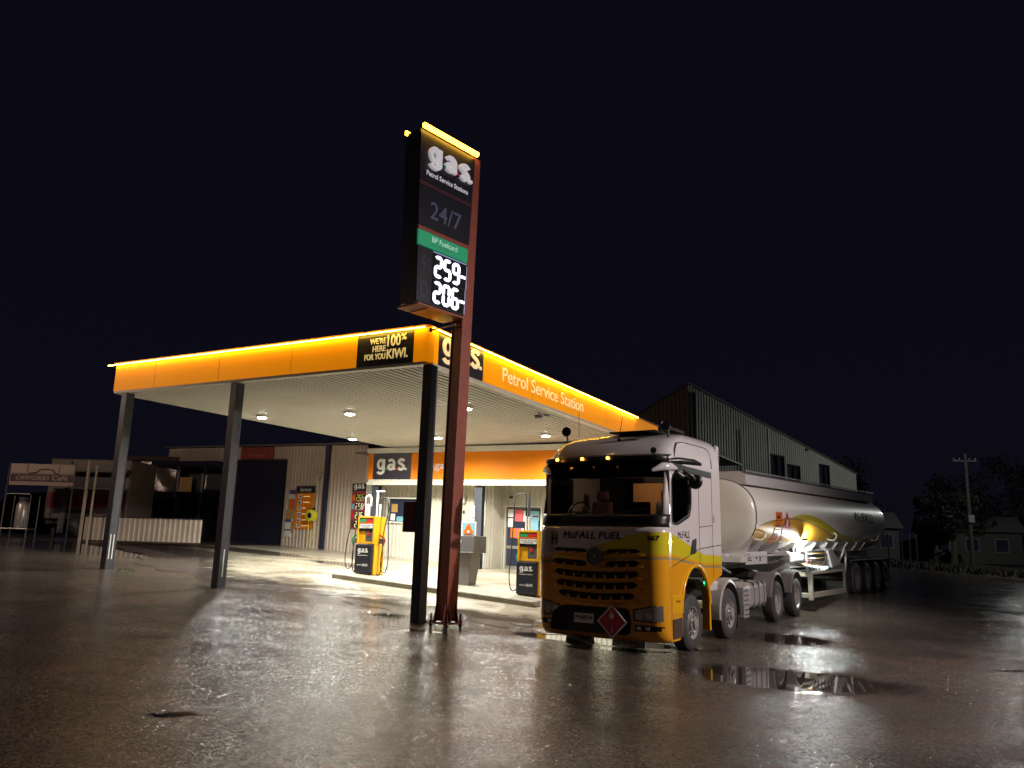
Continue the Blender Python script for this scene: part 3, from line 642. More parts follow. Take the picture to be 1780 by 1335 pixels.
# ------------------------------------------------------------------ pump island
mb = MB()
us = [-6.0 + .45*i for i in range(15)]
rings = []
for u in us:
    f, b = 4.30, 6.75
    rings.append([(*S(u,f)[:2], GS(u,f)-.1), (*S(u,b)[:2], GS(u,b)-.1), (*S(u,b)[:2], GS(u,b)+.13), (*S(u,f)[:2], GS(u,f)+.13)])
mb.loft(rings)
o = mb.build("pump_island", mat("island_concrete", (0.36,0.33,0.26), .6, var=.45, scale=2.5, bump=.004), bevel=.02); tag(o, "long raised concrete island carrying both fuel pumps", "kerb island")
def pump(u0, v0, z0, label, full):
    t = thing("fuel_pump", label, "fuel pump", S(u0, v0, z0), RS, group="fuel pumps on the island")
    W, D, H = .60, .50, 1.63
    # yellow upper cabinet (frame around a recessed dispensing bay) and lower carcass
    MB().box(0, W, 0.06, D, .02, .86).build("cabinet", M['yellow'], t, bevel=.015)
    mb = MB().box(0,.045,0,D,.87,H).box(W-.045,W,0,D,.87,H).box(.046,W-.046,.16,D-.16,.87,H-.05).box(.046,W-.046,.0,D,H-.045,H).box(.046,W-.046,.02,D-.02,.87,.93)
    mb.box(.046,.28,.03,.159,.931,1.22); mb.box(W-.01, W+.0, .02, D-.02, .862, .868)
    mb.build("head", M['yellow'], t, bevel=.008)
    lp = MB().box(.0,W-.03,-.055,.058,.06,.85).build("front_panel", M['black'], t, bevel=.02)
    MB().box(.04,W-.07,-.03,.057,.0,.055).build("plinth", M['dark'], t)
    glyphs((.10, -.0565, .59), E1, E3, .38, .15, M['white'], lp, .003, "gas", False); text("Petrol Service Stations", (.09, -.0565, .535), E1, E3, .38, .03, M['white'], lp, .002, .02)
    text("WE'RE HERE FOR YOU", (.10,-.0565,.27), E1, E3, .17, .03, M['white'], lp, .002, .01); text("100% KIWI.", (.29,-.0565,.25), E1, E3, .19, .07, M['white'], lp, .002, .03)
    dsp = MB().box(.05,W-.05,.01,.158,1.22,1.56).build("display_panel", M['dark'], t, bevel=.006)
    MB().box(.06,W-.06,0,.008,1.30,1.42).build("price_window", M['paper'], dsp); MB().box(.06,.29,0,.008,1.47,1.55).build("grade_label", M['greenp'], dsp)
    MB().box(.30,W-.06,0,.008,1.47,1.55).build("grade_label", M['redp'], dsp); MB().box(.06,W-.06,0,.008,1.43,1.465).build("grade_label", M['orangedecal'], dsp)
    mb = MB()
    for k in range(5): mb.box(.10+k*.09,.15+k*.09,-.003,-.0005,1.37,1.385); mb.box(.16+k*.06,.19+k*.06,-.003,-.0005,1.325,1.34)
    mb.build("price_marks", M['letterblk'], dsp)
    MB().box(.30,W-.05,.02,.158,.94,1.21).build("keypad_panel", M['gun'], t); MB().box(.34,.42,.008,.0195,1.10,1.20).build("card_reader", M['redp'], t)
    # hose masts
    for k, mx in enumerate(((.06,.16) if full else (.10,.19)) + ((W-.14,W-.03) if full else ())):
        MB().tube([(mx,D/2,H-.02),(mx,D/2,H+.33)], .03, 10).lathe([(0,.03),(.03,.02)], (mx,D/2,H+.33)).build("hose_mast", M['white'], t, smooth=50)
    def arch(x, side, top, reach, low, mt_n, noz=True):
        s = side; e = x
        h = MB().tube(catmull([(e, D/2, H+.30),(e, D/2, top-.08),(e+s*.04, D/2, top-.01),(e+s*.10, D/2, top),(e+s*.22, D/2, top),(e+s*.30, D/2-.02, top-.07),(e+s*.33, D/2-.03, top-.3),(e+s*reach*.9, D/2-.05, 1.1),(e+s*reach, D/2-.06, .5),(e+s*(reach-.05), D/2-.06, low+.06),(e+s*(reach-.15), D/2-.06, low),(e+s*(reach-.25), D/2-.05, low+.10),(e+s*(reach-.27), D/2-.04, .5),(e+s*(reach-.23), D/2-.02, .86)], 5), .014, 8).build("hose", M['rubber'], t, smooth=60)
        if noz:
            xx = e+s*(reach-.23)
            n = MB().tube([(xx,D/2-.02,.84),(xx+s*.02,D/2-.02,.98),(xx-s*.03,D/2-.02,1.06),(xx-s*.14,D/2-.02,1.13)], [.026,.034,.034,.016], 8).build("nozzle", mt_n, t, smooth=50)
            MB().tube([(xx+s*.02,D/2-.02,.88),(xx+s*.07,D/2-.02,.96),(xx+s*.02,D/2-.02,1.06)], .010, 6).build("trigger_guard", M['gun'], n)
            MB().box(min(xx-s*.12,xx-s*.02), max(xx-s*.12,xx-s*.02), D/2-.07, D/2+.03, .88, 1.02).build("nozzle_holster", M['gun'], t, bevel=.01)
    if full:
        arch(.06, -1, 2.18, .62, .16, M['greenp']); arch(.16, -1, 2.16, .46, .08, M['greenp'], False)
        arch(W-.06, 1, 2.16, .46, .10, M['redp']); arch(W-.03, 1, 2.10, .22, .02, M['redp'], False)
        MB().tube([(W-.14,D/2,H+.3),(W-.14,D/2,H+.72)], .035, 10).tube([(W-.20,D/2,H+.72),(W+.10,D/2,H+.72)], .022, 8).build("hose_support", M['white'], t, smooth=50)
        MB().tube([(.03,D/2,H+.3),(.03,D/2,H+.5),(.04,D/2,H+.56),(.10,D/2,H+.60),(.18,D/2,H+.60),(.23,D/2,H+.54),(.23,D/2,H+.3)], .025, 8).build("hose_support", M['white'], t, smooth=50)
    else:
        arch(.08, -1, 2.58, .42, .12, M['greenp'])
        MB().tube([(.15,D/2,H+.3),(.15,D/2,H+.95)], .022, 8).tube([(.19,D/2,H+.3),(.19,D/2,H+.92)], .014, 8).build("hose_support", M['gun'], t, smooth=50)
    return t
pump(-5.76, 4.98, .685, "fuel pump at the left end of the island, with red and green nozzles", True)
pump(-.64, 5.18, .375, "fuel pump half hidden behind the truck's front corner, single green nozzle", False)
t = thing("payment_terminal", "free standing steel payment kiosk with tapered pedestal behind the red pole", "kiosk", S(-2.82, 5.6, .53), RS)
MB().hexa([(.02,.04,0),(.43,.04,0),(.43,.42,0),(.02,.42,0),(-.05,-.02,.86),(.53,-.02,.86),(.53,.50,.86),(-.05,.50,.86)]).build("pedestal", M['kiosk'], t, bevel=.008)
MB().box(-.12,.66,-.10,.54,.865,1.32).build("head", M['kiosk'], t, bevel=.012)
MB().box(-.10,.64,-.115,-.101,.87,.89).build("lip", M['alu'], t); MB().box(.02,.25,-.108,-.101,1.12,1.22).build("sticker", M['paper'], t); MB().box(.05,.2,-.112,-.109,1.17,1.21).build("sticker_print", M['purple'], t)
pf = MB().box(.10,.56,.12,.16,1.321,1.70).build("poster_frame", M['paper'], t)
MB().box(.13,.53,.112,.119,1.345,1.675).build("poster", M['blue'], pf)
mb = MB(); mb.prism([(.20,1.36),(.46,1.36),(.48,1.44),(.42,1.52),(.38,1.62),(.33,1.66),(.28,1.60),(.24,1.52),(.18,1.45)], .104, .111, 'y').build("poster_fruit", M['orangedecal'], pf)
MB().box(.30,.37,.098,.103,1.40,1.46).build("poster_spot", M['paper'], pf)
t = thing("red_equipment_box", "dark red box mounted on the left of the black canopy corner column", "box", S(-.30, .16, 2.42), RS)
MB().box(-.14,.18,-.10,.10,-.60,0.0).build("box_body", M['maroon'], t, bevel=.012); MB().box(-.12,.16,-.108,-.101,-.57,-.03).build("door", M['maroon'], t, bevel=.004)

# ------------------------------------------------------------------ price pylon
yw = R(40.7); py = thing("price_pylon", "tall price sign on a rusty red steel pole in front of the canopy corner", "price sign", (-1.09, 15.4, 0), R(90-40.7))
# local: x = along the board (s), y = behind it (towards the left of the photo), z up
def pq(name, mt, s0b, s1b, s0t, s1t, z0, z1, y0, y1, par=py, bevel=0):
    return MB().hexa([(s0b,y0,z0),(s1b,y0,z0),(s1b,y1,z0),(s0b,y1,z0),(s0t,y0,z1),(s1t,y0,z1),(s1t,y1,z1),(s0t,y1,z1)]).build(name, mt, par, bevel=bevel)
def Lf(z): return -1.24 - .033*(z-6.2)
def Rt(z): return .055 + .045*(z-6.2)
gp = G(-1.09, 15.4)
ln = lambda z: .10 + .014*z
pole = MB()
z0, z1 = gp+.14, 9.62
for (xa, xb, ya, yb) in ((-.14,.14,-.03,0.0),(-.14,.14,.24,.27),(-.125,.125,.0005,.2395)):
    pole.hexa([(ln(z0)+xa,ya,z0),(ln(z0)+xb,ya,z0),(ln(z0)+xb,yb,z0),(ln(z0)+xa,yb,z0),(ln(z1)+.02+xa,ya,z1),(ln(z1)+.02+xb,ya,z1),(ln(z1)+.02+xb,yb,z1),(ln(z1)+.02+xa,yb,z1)])
pole.build("pole", M['oxide'], py, bevel=.005)
bs = MB().box(-.11,.31,-.12,.36,gp+.085,gp+.115).build("base_plate", M['oxide'], py)
mb = MB(); c = ln(gp)
for sx in (-1, 1):
    for yy in (0.0, .24): mb.prism([(c+sx*.142, gp+.118), (c+sx*.205, gp+.118), (c+sx*.145, gp+.48), (c+sx*.142,gp+.48)], yy-.008, yy+.008, 'y')
for sy, yb in ((-1,-.031),(1,.271)):
    for xx in (c-.10, c+.10): mb.prism([(yb, gp+.118), (yb+sy*.085, gp+.118), (yb, gp+.48)], xx-.008, xx+.008, 'x')
mb.build("gusset", M['oxide'], bs)
for bx, by in ((-.08,-.09),(.28,-.09),(-.08,.33),(.28,.33)):
    MB().cyl((bx,by,gp-.05), .02, .33, 'z', 8).cyl((bx,by,gp+.116), .038, .035, 'z', 6).cyl((bx,by,gp+.045), .038, .035, 'z', 6).build("anchor_bolt", M['chassis'], bs)
Y0, Y1 = -.06, .40
pq("sign_box", M['black'], Lf(6.08), ln(6)-.15, Lf(9.56), ln(9.56)-.13, 6.08, 9.56, Y0+.05, Y1-.01)
fr_ = pq("top_panel", M['black'], Lf(8.55), Rt(8.55)-.01, Lf(9.555), Rt(9.555), 8.55, 9.555, Y0, Y0+.045)
pq("frame_rail", mat("dark_maroon_rail",(0.06,0.015,0.02),.5,var=.1), Lf(8.45), Rt(8.45), Lf(8.54), Rt(8.54), 8.45, 8.54, Y0-.004, Y0+.045)
pq("hours_panel", M['black'], Lf(7.62), Rt(7.62), Lf(8.44), Rt(8.44), 7.62, 8.44, Y0, Y0+.045)
pq("frame_rail", M['oxide'], Lf(7.52), Rt(7.52), Lf(7.61), Rt(7.61), 7.53, 7.61, Y0-.002, Y0+.045)
pq("green_panel", M['green'], Lf(7.22), Rt(7.22)-.03, Lf(7.52), Rt(7.52)-.03, 7.22, 7.52, Y0-.012, Y0+.03)
pq("price_panel", M['black'], Lf(6.1), Rt(6.1), Lf(7.2), Rt(7.2), 6.10, 7.20, Y0, Y0+.045)
pq("head_light_box", M['ledamber2'], Lf(9.6), .20, Lf(9.7), .21, 9.60, 9.685, Y0-.10, Y0-.04)
pq("head_light_box", M['ledamber2'], Lf(9.6), .20, Lf(9.7), .21, 9.60, 9.685, Y1-.03, Y1+.012)
pq("top_cap", M['black'], Lf(9.7)+.03, .2, Lf(9.7)+.03, .2, 9.56, 9.62, Y0+.04, Y1-.04)
pq("bottom_plate", M['oxide'], Lf(6.05)-.01, .0, Lf(6.05)-.01, .0, 6.02, 6.06, Y0-.06, Y1+.06)
pq("bottom_panel", M['orange'], -.95, -.45, -.95, -.45, 6.005, 6.018, Y0-.03, Y1+.03)
logo((-1.13, Y0-.002, 8.86), (1,0,-.035), E3, 1.22, .46, M['signletter'], fr_, .07)
text("Petrol Service Stations", (-1.15, Y0-.002, 8.69), E1, E3, 1.17, .105, M['signletter'], fr_, .006, .02)
text("24/7", (-1.0, Y0-.002, 7.83), E1, E3, .86, .36, mat("faint_blue_letter",(0.10,0.11,0.2),.5,var=.1,emit=(.2,.22,.5),es=.03), py, .006, .01)  # these letters have a weak blue emission
text("BP Fuelcard", (-.92, Y0-.0125, 7.36), E1, E3, .70, .11, mat("pale_green_letter",(0.55,0.8,0.65),.5,var=.1,emit=(.5,.8,.65),es=.35), py, .004, .0)
text("accepted here", (-.92, Y0-.0125, 7.28), E1, E3, .55, .05, mat("green_letter",(0.10,0.38,0.22),.5,var=.1), py, .004, .0)
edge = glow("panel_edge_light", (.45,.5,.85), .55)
for zz, s_ in ((6.71, "259-"), (6.19, "206-")):
    dp = pq("led_display", M['letterblk'], -.86, Rt(zz)-.02, -.86, Rt(zz+.4)-.02, zz-.05, zz+.44, Y0-.012, Y0-.001)
    mb = MB()
    for j, ch in enumerate(s_):
        if ch == '-': mb.box(-.80+.245*3-.03, -.80+.245*3+.10, Y0-.022, Y0-.0125, zz+.15, zz+.205)
        else: digit_mb(mb, ch, (-.80+.245*j, Y0-.0125, zz), Vector(E1), Vector(E3), .155, .38, .066, .012)
    mb.build("digits", M['digit'], dp)
    MB().box(Rt(zz)-.012, Rt(zz)+.002, Y0-.015, Y0-.003, zz-.05, zz+.44).build("edge_light", edge, dp)
MB().box(-.86,.06,Y0-.015,Y0-.003,7.175,7.187).build("edge_light", edge, py)
dim = mat("dim_letter",(0.035,0.037,0.075),.5,var=.1)
for zz, ch in ((6.72,"91"),(6.2,"D")): text(ch, (-1.16,Y0-.002,zz), E1, E3, .2, .32, dim, py, .004, .0)
t = thing("stay_bracket", "thin pale steel stay joining the red pole to the canopy roof corner", "bracket", (-1.2, 15.45, 5.93), 0)
MB().tube([(.03,-.02,.0),(-.50,.40,-.02)], .018, 8).box(-.53,-.47,.37,.43,-.06,.02).build("rod", M['steel'], t)

# grass tufts at the column feet
def tuft(x, y, n, r, label, h=.12):
    mb = MB(); rr = random.Random(int(x*100)+n)
    for k in range(n):
        a, d = rr.uniform(0, 2*PI), r*math.sqrt(rr.random()); px, pyy = x+d*math.cos(a)*1.6, y+d*math.sin(a)*.7; g = G(px, pyy); q = rr.uniform(0, 2*PI); hh = h*rr.uniform(.2, 1)*(1.15-d/r)
        l = .07*rr.uniform(-1, 1); ww = .006
        mb.add([(px-ww*math.cos(q), pyy-ww*math.sin(q), g), (px+ww*math.cos(q), pyy+ww*math.sin(q), g), (px+l, pyy+l*.5, g+hh)], [(0,1,2)])
    tag(mb.build("grass_patch", M['grass']), label, "grass", None, "stuff")
tuft(-2.35, 16.5, 420, .30, "low green grass growing left of the black corner column"); tuft(-1.5, 16.1, 160, .12, "small grass tuft between black column and red pole")
tuft(-9.75, 21.0, 200, .18, "thin grass at the foot of the leftmost column")

# ------------------------------------------------------------------ truck tractor
TH = R(33); ot = Vector((3.38, 14.91)) - Vector((math.cos(TH), -math.sin(TH)))*1.25
tk = thing("tanker_tractor_truck", "yellow and white eight wheeled truck tractor parked nose forward beside the canopy", "truck", (ot.x, ot.y, -.155), -TH, math.atan(.024))
# livery: white above, lime and grey swooshes, yellow below
def livery():
    X = bpy.data.materials.new("cab_livery"); X.use_nodes = True; nt = X.node_tree; L = nt.links.new; N = nt.nodes.new; b = nt.nodes["Principled BSDF"]
    b.inputs["Roughness"].default_value = .2; b.inputs["Coat Weight"].default_value = .5
    tc = N("ShaderNodeTexCoord"); s = N("ShaderNodeSeparateXYZ"); L(tc.outputs["Object"], s.inputs[0]); x, y, z = s.outputs
    def mp(v, a, b_, c, d, smooth=True):
        n = N("ShaderNodeMapRange"); n.interpolation_type = 'SMOOTHSTEP' if smooth else 'LINEAR'; L(v, n.inputs[0]); n.inputs[1].default_value = a; n.inputs[2].default_value = b_; n.inputs[3].default_value = c; n.inputs[4].default_value = d; return n.outputs[0]
    def mt(op, a, c):
        n = N("ShaderNodeMath"); n.operation = op
        for i, q in enumerate((a, c)):
            if isinstance(q, (int, float)): n.inputs[i].default_value = q
            else: L(q, n.inputs[i])
        return n.outputs[0]
    top = mt('ADD', mt('ADD', mp(x, -1.1, 1.2, 1.62, 2.10), mp(y, -1.3, 1.0, 0, -.42)), mp(y, .9, 1.8, 0, -.03))
    low = mt('ADD', mt('ADD', mp(x, -1.1, 1.2, 1.60, 1.72), mp(y, -1.2, 1.1, 0, -.20)), mp(y, .9, 1.8, 0, -.02))
    d1 = mt('SUBTRACT', z, top); d2 = mt('SUBTRACT', z, low)
    isw = mt('GREATER_THAN', d1, 0.0); isy = mt('LESS_THAN', d2, 0.0)
    line = mt('MULTIPLY', mt('GREATER_THAN', d2, -.085), mt('LESS_THAN', d2, -.04))
    def mix(f, a, c):
        n = N("ShaderNodeMix"); n.data_type = 'RGBA'; L(f, n.inputs[0])
        for i, q in ((6, a), (7, c)):
            if isinstance(q, tuple): n.inputs[i].default_value = q
            else: L(q, n.inputs[i])
        return n.outputs[2]
    c = mix(isy, (.60,.52,.02,1), (.74,.33,.012,1)); c = mix(line, c, (.36,.27,.11,1)); c = mix(isw, c, (.60,.56,.56,1))
    n = N("ShaderNodeTexNoise"); n.inputs["Scale"].default_value = 3; n.inputs["Detail"].default_value = 6; L(tc.outputs["Object"], n.inputs[0])
    dirt = mt('MULTIPLY', mp(n.outputs[0], .45, .75, 0, .30), mp(z, .2, 1.3, 1, .0))
    c = mix(dirt, c, (.20,.13,.07,1)); L(c, b.inputs["Base Color"]); L(mp(n.outputs[0], .3, .7, .19, .24), b.inputs["Roughness"])
    return X
LV = livery()
def prof_y(z):
    P = [(.26,-1.20),(.34,-1.30),(.55,-1.36),(1.0,-1.39),(1.6,-1.40),(2.05,-1.36),(2.22,-1.33),(3.38,-1.08),(3.55,-.98),(3.75,-.72),(3.88,-.35),(3.97,.2)]
    for i in range(len(P)-1):
        if z <= P[i+1][0]:
            t = (z-P[i][0])/(P[i+1][0]-P[i][0]); return P[i][1]+(P[i+1][1]-P[i][1])*t
    return P[-1][1]
def front_ring(z, hw=1.245, rc=.26, bow=.05, yb=-.96, extra=0):
    yf = prof_y(z) - extra; pts = [(-hw, yb, z)]
    for k in range(7):
        a = PI/2*k/6; pts.append((-hw+rc-rc*math.cos(a), yf+bow+rc-rc*math.sin(a), z))
    for k in range(1, 12):
        x = -hw+rc + (2*hw-2*rc)*k/12; q = x/(hw-rc); pts.append((x, yf+bow*q*q, z))
    for k in range(7):
        a = PI/2*(1-k/6); pts.append((hw-rc+rc*math.cos(a), yf+bow+rc-rc*math.sin(a), z))
    pts.append((hw, yb, z)); return pts
# lower front shell
zs = [.26,.30,.36,.46,.60,.8,1.0,1.2,1.4,1.6,1.8,1.95,2.08,2.18]
MB().loft([front_ring(z) for z in zs], False, (False, False)).build("front_shell", LV, tk, smooth=50, thick=.02)
# dark cowl under the windscreen
MB().loft([front_ring(z, 1.243, extra=.004) for z in (2.185,2.25,2.33,2.40)], False, (False, False)).build("windscreen_cowl", M['dark'], tk, smooth=50, thick=.015)
# windscreen
MB().loft([front_ring(z, 1.22, .22)[3:-3] for z in (2.405,2.6,2.8,3.0,3.2,3.30)], False, (False, False)).build("windscreen", M['windscreen'], tk, smooth=50)
for sx in (-1, 1):   # A pillars
    r = []
    for z in (2.40, 2.7, 3.0, 3.33):
        fr = front_ring(z); fr = fr if sx < 0 else fr[::-1]; r.append([fr[0], fr[1], fr[2], fr[3], fr[4]])
    MB().loft(r, False, (False, False)).build("pillar", M['dark'] if sx < 0 else LV, tk, smooth=60, thick=.02)
# roof cap: full perimeter rings closing upward
def cap_ring(z, hw, yr):
    fr = front_ring(z, hw, .30, .06, yb=prof_y(z)+.6); fr = fr[1:-1]
    return fr + [(hw, prof_y(z)+.9, z), (hw, (prof_y(z)+.9+yr)/2, z), (hw, yr, z), (hw-.35, yr+.02, z), (0, yr+.02, z), (-hw+.35, yr+.02, z), (-hw, yr, z), (-hw, (prof_y(z)+.9+yr)/2, z), (-hw, prof_y(z)+.9, z)]
caps = [(3.30,1.247,1.70),(3.38,1.247,1.70),(3.48,1.245,1.70),(3.60,1.235,1.70),(3.72,1.21,1.69),(3.82,1.17,1.68),(3.90,1.10,1.66),(3.955,1.0,1.63),(3.985,.85,1.55)]
MB().loft([cap_ring(*c) for c in caps], True, (False, True)).build("roof_cap", M['truckwhite'], tk, smooth=45)
# side walls with wheel arch and window hole
def rr_poly(pts, r=.06, n=4):
    out = []; N = len(pts)
    for i in range(N):
        p0, p, p1 = Vector(pts[i-1]), Vector(pts[i]), Vector(pts[(i+1)%N]); a = (p0-p).normalized(); b = (p1-p).normalized()
        for k in range(n+1):
            t = k/n; q = (p+a*r)*(1-t)**2 + p*2*t*(1-t) + (p+b*r)*t*t; out.append((q.x, q.y))
    return out
arch = [(.25+.70*math.cos(a), .72+.74*math.sin(a)) for a in [PI*k/14 for k in range(15)]]   # right to left over the top
outer = [(-.975,.26),(-.60,.26),(-.46,.34)] + arch[::-1] + [(.97,1.05),(1.10,1.12),(1.74,1.28),(1.74,3.305),(-.975,3.305)]
winp = rr_poly([(-.85,2.28),(-.62,2.26),(-.02,2.42),(.07,2.62),(.07,3.12),(-.72,3.12),(-.85,3.02)], .07)
for sx in (-1, 1):
    x0, x1 = (1.215, 1.245) if sx > 0 else (-1.245, -1.215)
    MB().prism(outer, x0, x1, 'x', [winp]).build("side_panel", LV, tk)
    MB().prism(winp, x0+.008*(1 if sx<0 else 1), x1-.010, 'x').build("side_window", M['windscreen'] if sx < 0 else glass("side_glass", (.6,.6,.6)), tk)
    ring_i = winp; ring_o = rr_poly([(-.89,2.24),(-.61,2.22),(.0,2.38),(.11,2.60),(.11,3.16),(-.74,3.16),(-.89,3.04)], .08)
    xx = 1.246 if sx > 0 else -1.252
    MB().prism(ring_o, xx, xx+.006, 'x', [winp]).build("window_seal", M['dark'], tk)
    # gaps between panels
    s_ = MB(); xo = 1.2455 if sx > 0 else -1.2485
    for (a, b) in (((.50,1.35),(.50,3.29)),((.50,2.20),(1.25,2.24)),((1.25,1.25),(1.25,3.30)),((-.97,1.50),(.50,1.80)),((.50,1.80),(1.74,1.86)),((-.98,1.0),(-.98,3.3))):
        d = Vector((b[0]-a[0], b[1]-a[1])).normalized(); n_ = Vector((-d.y, d.x))*.006
        s_.add([(xo,a[0]-n_.x,a[1]-n_.y),(xo,b[0]-n_.x,b[1]-n_.y),(xo,b[0]+n_.x,b[1]+n_.y),(xo,a[0]+n_.x,a[1]+n_.y),(xo+.003,a[0]-n_.x,a[1]-n_.y),(xo+.003,b[0]-n_.x,b[1]-n_.y),(xo+.003,b[0]+n_.x,b[1]+n_.y),(xo+.003,a[0]+n_.x,a[1]+n_.y)],
            [(0,1,2,3),(4,7,6,5),(0,4,5,1),(1,5,6,2),(2,6,7,3),(3,7,4,0)])
    s_.build("panel_gap", M['letterblk'], tk)
    # raised arch lip
    MB().tube([(sx*1.245, .25+.74*math.cos(a), .72+.78*math.sin(a)) for a in [PI*(.02+.96*k/18) for k in range(19)]], .035, 8).build("arch_lip", M['yellowb'], tk, smooth=60)
    MB().box(min(sx*1.10,sx*1.25), max(sx*1.10,sx*1.25), .955, 1.03, .28, 1.10).build("mudguard_edge", M['yellowb'], tk, bevel=.01)
    MB().box(min(sx*1.243,sx*1.262), max(sx*1.243,sx*1.262), -.93, -.50, .30, .63).build("entry_step", M['brown'], tk, bevel=.03)
    MB().box(min(sx*1.243,sx*1.258), max(sx*1.243,sx*1.258), -.95, -.44, .70, 1.02).build("step_panel", M['yellowb'], tk, bevel=.02)
    hd = MB().prism(rr_poly([(-.02,1.70),(.26,1.72),(.30,2.0),(.10,1.96)], .05), min(sx*1.246,sx*1.262), max(sx*1.246,sx*1.262), 'x').build("door_handle", M['dark'], tk)
    # roof side dark band (top of door) with camera arm
    MB().prism([(-.98,3.32),(1.20,3.27),(1.20,3.16),(-.6,3.21),(-.98,3.22)], min(sx*1.244,sx*1.262), max(sx*1.244,sx*1.262), 'x').build("roof_rail", M['dark'], tk)
    MB().tube([(sx*1.20,-.92,3.34),(sx*1.32,-.72,3.36),(sx*1.48,-.35,3.35),(sx*1.52,-.12,3.33)], [.05,.06,.055,.03], 10).build("camera_arm", M['dark'], tk, smooth=60)
    # white corner deflector sweeping to the screen
    MB().tube([(sx*1.03,-1.22,3.16),(sx*1.17,-1.09,3.23),(sx*1.24,-.9,3.24),(sx*1.27,-.68,3.22)], [.03,.075,.08,.03], 10).build("corner_deflector", M['truckwhite'], tk, smooth=60)
    mir = MB().tube([(sx*1.25,-.28,3.20),(sx*1.38,-.20,3.12),(sx*1.40,-.12,3.04)], [.03,.04,.04], 8).build("mirror_arm", M['dark'], tk, smooth=60)
    MB().lathe([(0,.09),(.02,.13),(.07,.14),(.10,.09)], (sx*1.40,-.14,3.02), 'y', 16).build("mirror", M['dark'], mir, smooth=60)
    MB().tube([(sx*1.28,-.72,3.16),(sx*1.32,-.62,3.08)], [.05,.09], 10).build("kerb_mirror", M['dark'], tk, smooth=60)
box("back_wall", M['truckwhite'], tk, -1.20, 1.20, 1.70, 1.745, 1.28, 3.32)
MB().box(1.16,1.24,1.66,1.80,1.3,3.86).box(-1.24,-1.16,1.66,1.80,1.3,3.86).build("side_fairing", M['truckwhite'], tk, bevel=.03)
box("roof_light", M['dark'], tk, 1.18, 1.245, 1.745, 1.80, 3.5, 3.75)
# panel line on roof pod
MB().tube([(1.243,-.72,3.42),(1.245,-.66,3.58),(1.225,-.52,3.70),(1.20,-.2,3.745),(1.20,1.0,3.75),(1.212,1.20,3.70),(1.245,1.26,3.50),(1.25,1.28,3.36)], .012, 6).build("pod_seam", M['gun'], tk)
# sun visor with amber lamps
vz = []
for z, e in ((3.30,.06),(3.36,.20),(3.42,.22),(3.46,.10)):
    vz.append([(x, y, z) for x, y, z in front_ring(z, 1.25, .30, .09, extra=e)[2:-2]])
vis = MB().loft(vz, False, (False, False)).build("sun_visor", M['dark'], tk, smooth=60, thick=.015)
for x in (-.82, -.30, .22): MB().lathe([(0,.028),(.03,.024)], (x, prof_y(3.38)-.235-.0, 3.395), 'y', 12).build("marker_lamp", M['visorled'], vis)
# header band above the glass
MB().loft([front_ring(z, 1.23, .24, extra=-.01)[3:-3] for z in (3.05,3.18,3.31)], False, (False, False)).build("screen_header", M['dark'], tk, smooth=60)
# interior
it = M['gun']
MB().box(-1.15,1.15,-1.17,-.75,1.9,2.36).build("dashboard", M['dark'], tk, bevel=.04)
MB().box(-1.2,1.2,-1.1,1.69,1.5,1.56).build("cab_floor", M['dark'], tk)
MB().box(-.15,.95,.62,.66,1.6,3.05).build("sleeper_curtain", M['tan'], tk); MB().box(-1.15,-.2,1.2,1.24,1.6,3.2).build("rear_trim", M['dark'], tk)
box("headlining", mat("brown_headlining",(0.16,0.06,0.04),.8,var=.2), tk, -1.15, 1.15, -.85, .62, 3.16, 3.2)
for x in (-.72, .66):
    sgrp = MB().box(x-.26,x+.26,-.15,.30,1.60,2.0).build("seat", mat("brown_seat",(0.14,0.06,0.05),.7,var=.2) if x < 0 else M['dark'], tk, bevel=.06)
    MB().hexa([(x-.25,.22,1.98),(x+.25,.22,1.98),(x+.25,.34,1.98),(x-.25,.34,1.98),(x-.22,.34,2.68),(x+.22,.34,2.68),(x+.22,.44,2.68),(x-.22,.44,2.68)]).build("seat_back", sgrp.data.materials[0], sgrp, bevel=.05)
    MB().box(x-.13,x+.13,.36,.45,2.70,2.90).build("headrest", sgrp.data.materials[0], sgrp, bevel=.04)
sw = MB(); sw.tube([(-.72+.22*math.cos(a), -.62+.10*math.sin(a), 2.45+.19*math.sin(a)) for a in [2*PI*k/20 for k in range(21)]], .016, 6).tube([(-.72,-.85,2.25),(-.72,-.62,2.45)], .04, 8).tube([(-.94,-.62,2.45),(-.5,-.62,2.45)], .014, 6)
sw.build("steering_wheel", M['dark'], tk, smooth=60)
MB().box(.42,.86,-1.0,-.9,2.38,2.62).build("dash_screen", M['screen'], tk)
il = bpy.data.lights.new("added_cab_lamp", 'POINT'); il.energy = 9.0; il.color = (1,.66,.4); il.shadow_soft_size = .1; io = bpy.data.objects.new("added_cab_lamp", il); C.objects.link(io); io.parent = tk; io.location = (.3,-.05,3.0)  # unseen lamp added to brighten the sleeper curtain
# wipers
MB().tube([(-.7,-1.38,2.35),(.25,-1.36,2.47)], .012, 6).tube([(.1,-1.39,2.35),(1.0,-1.31,2.50)], .012, 6).build("wiper", M['dark'], tk)
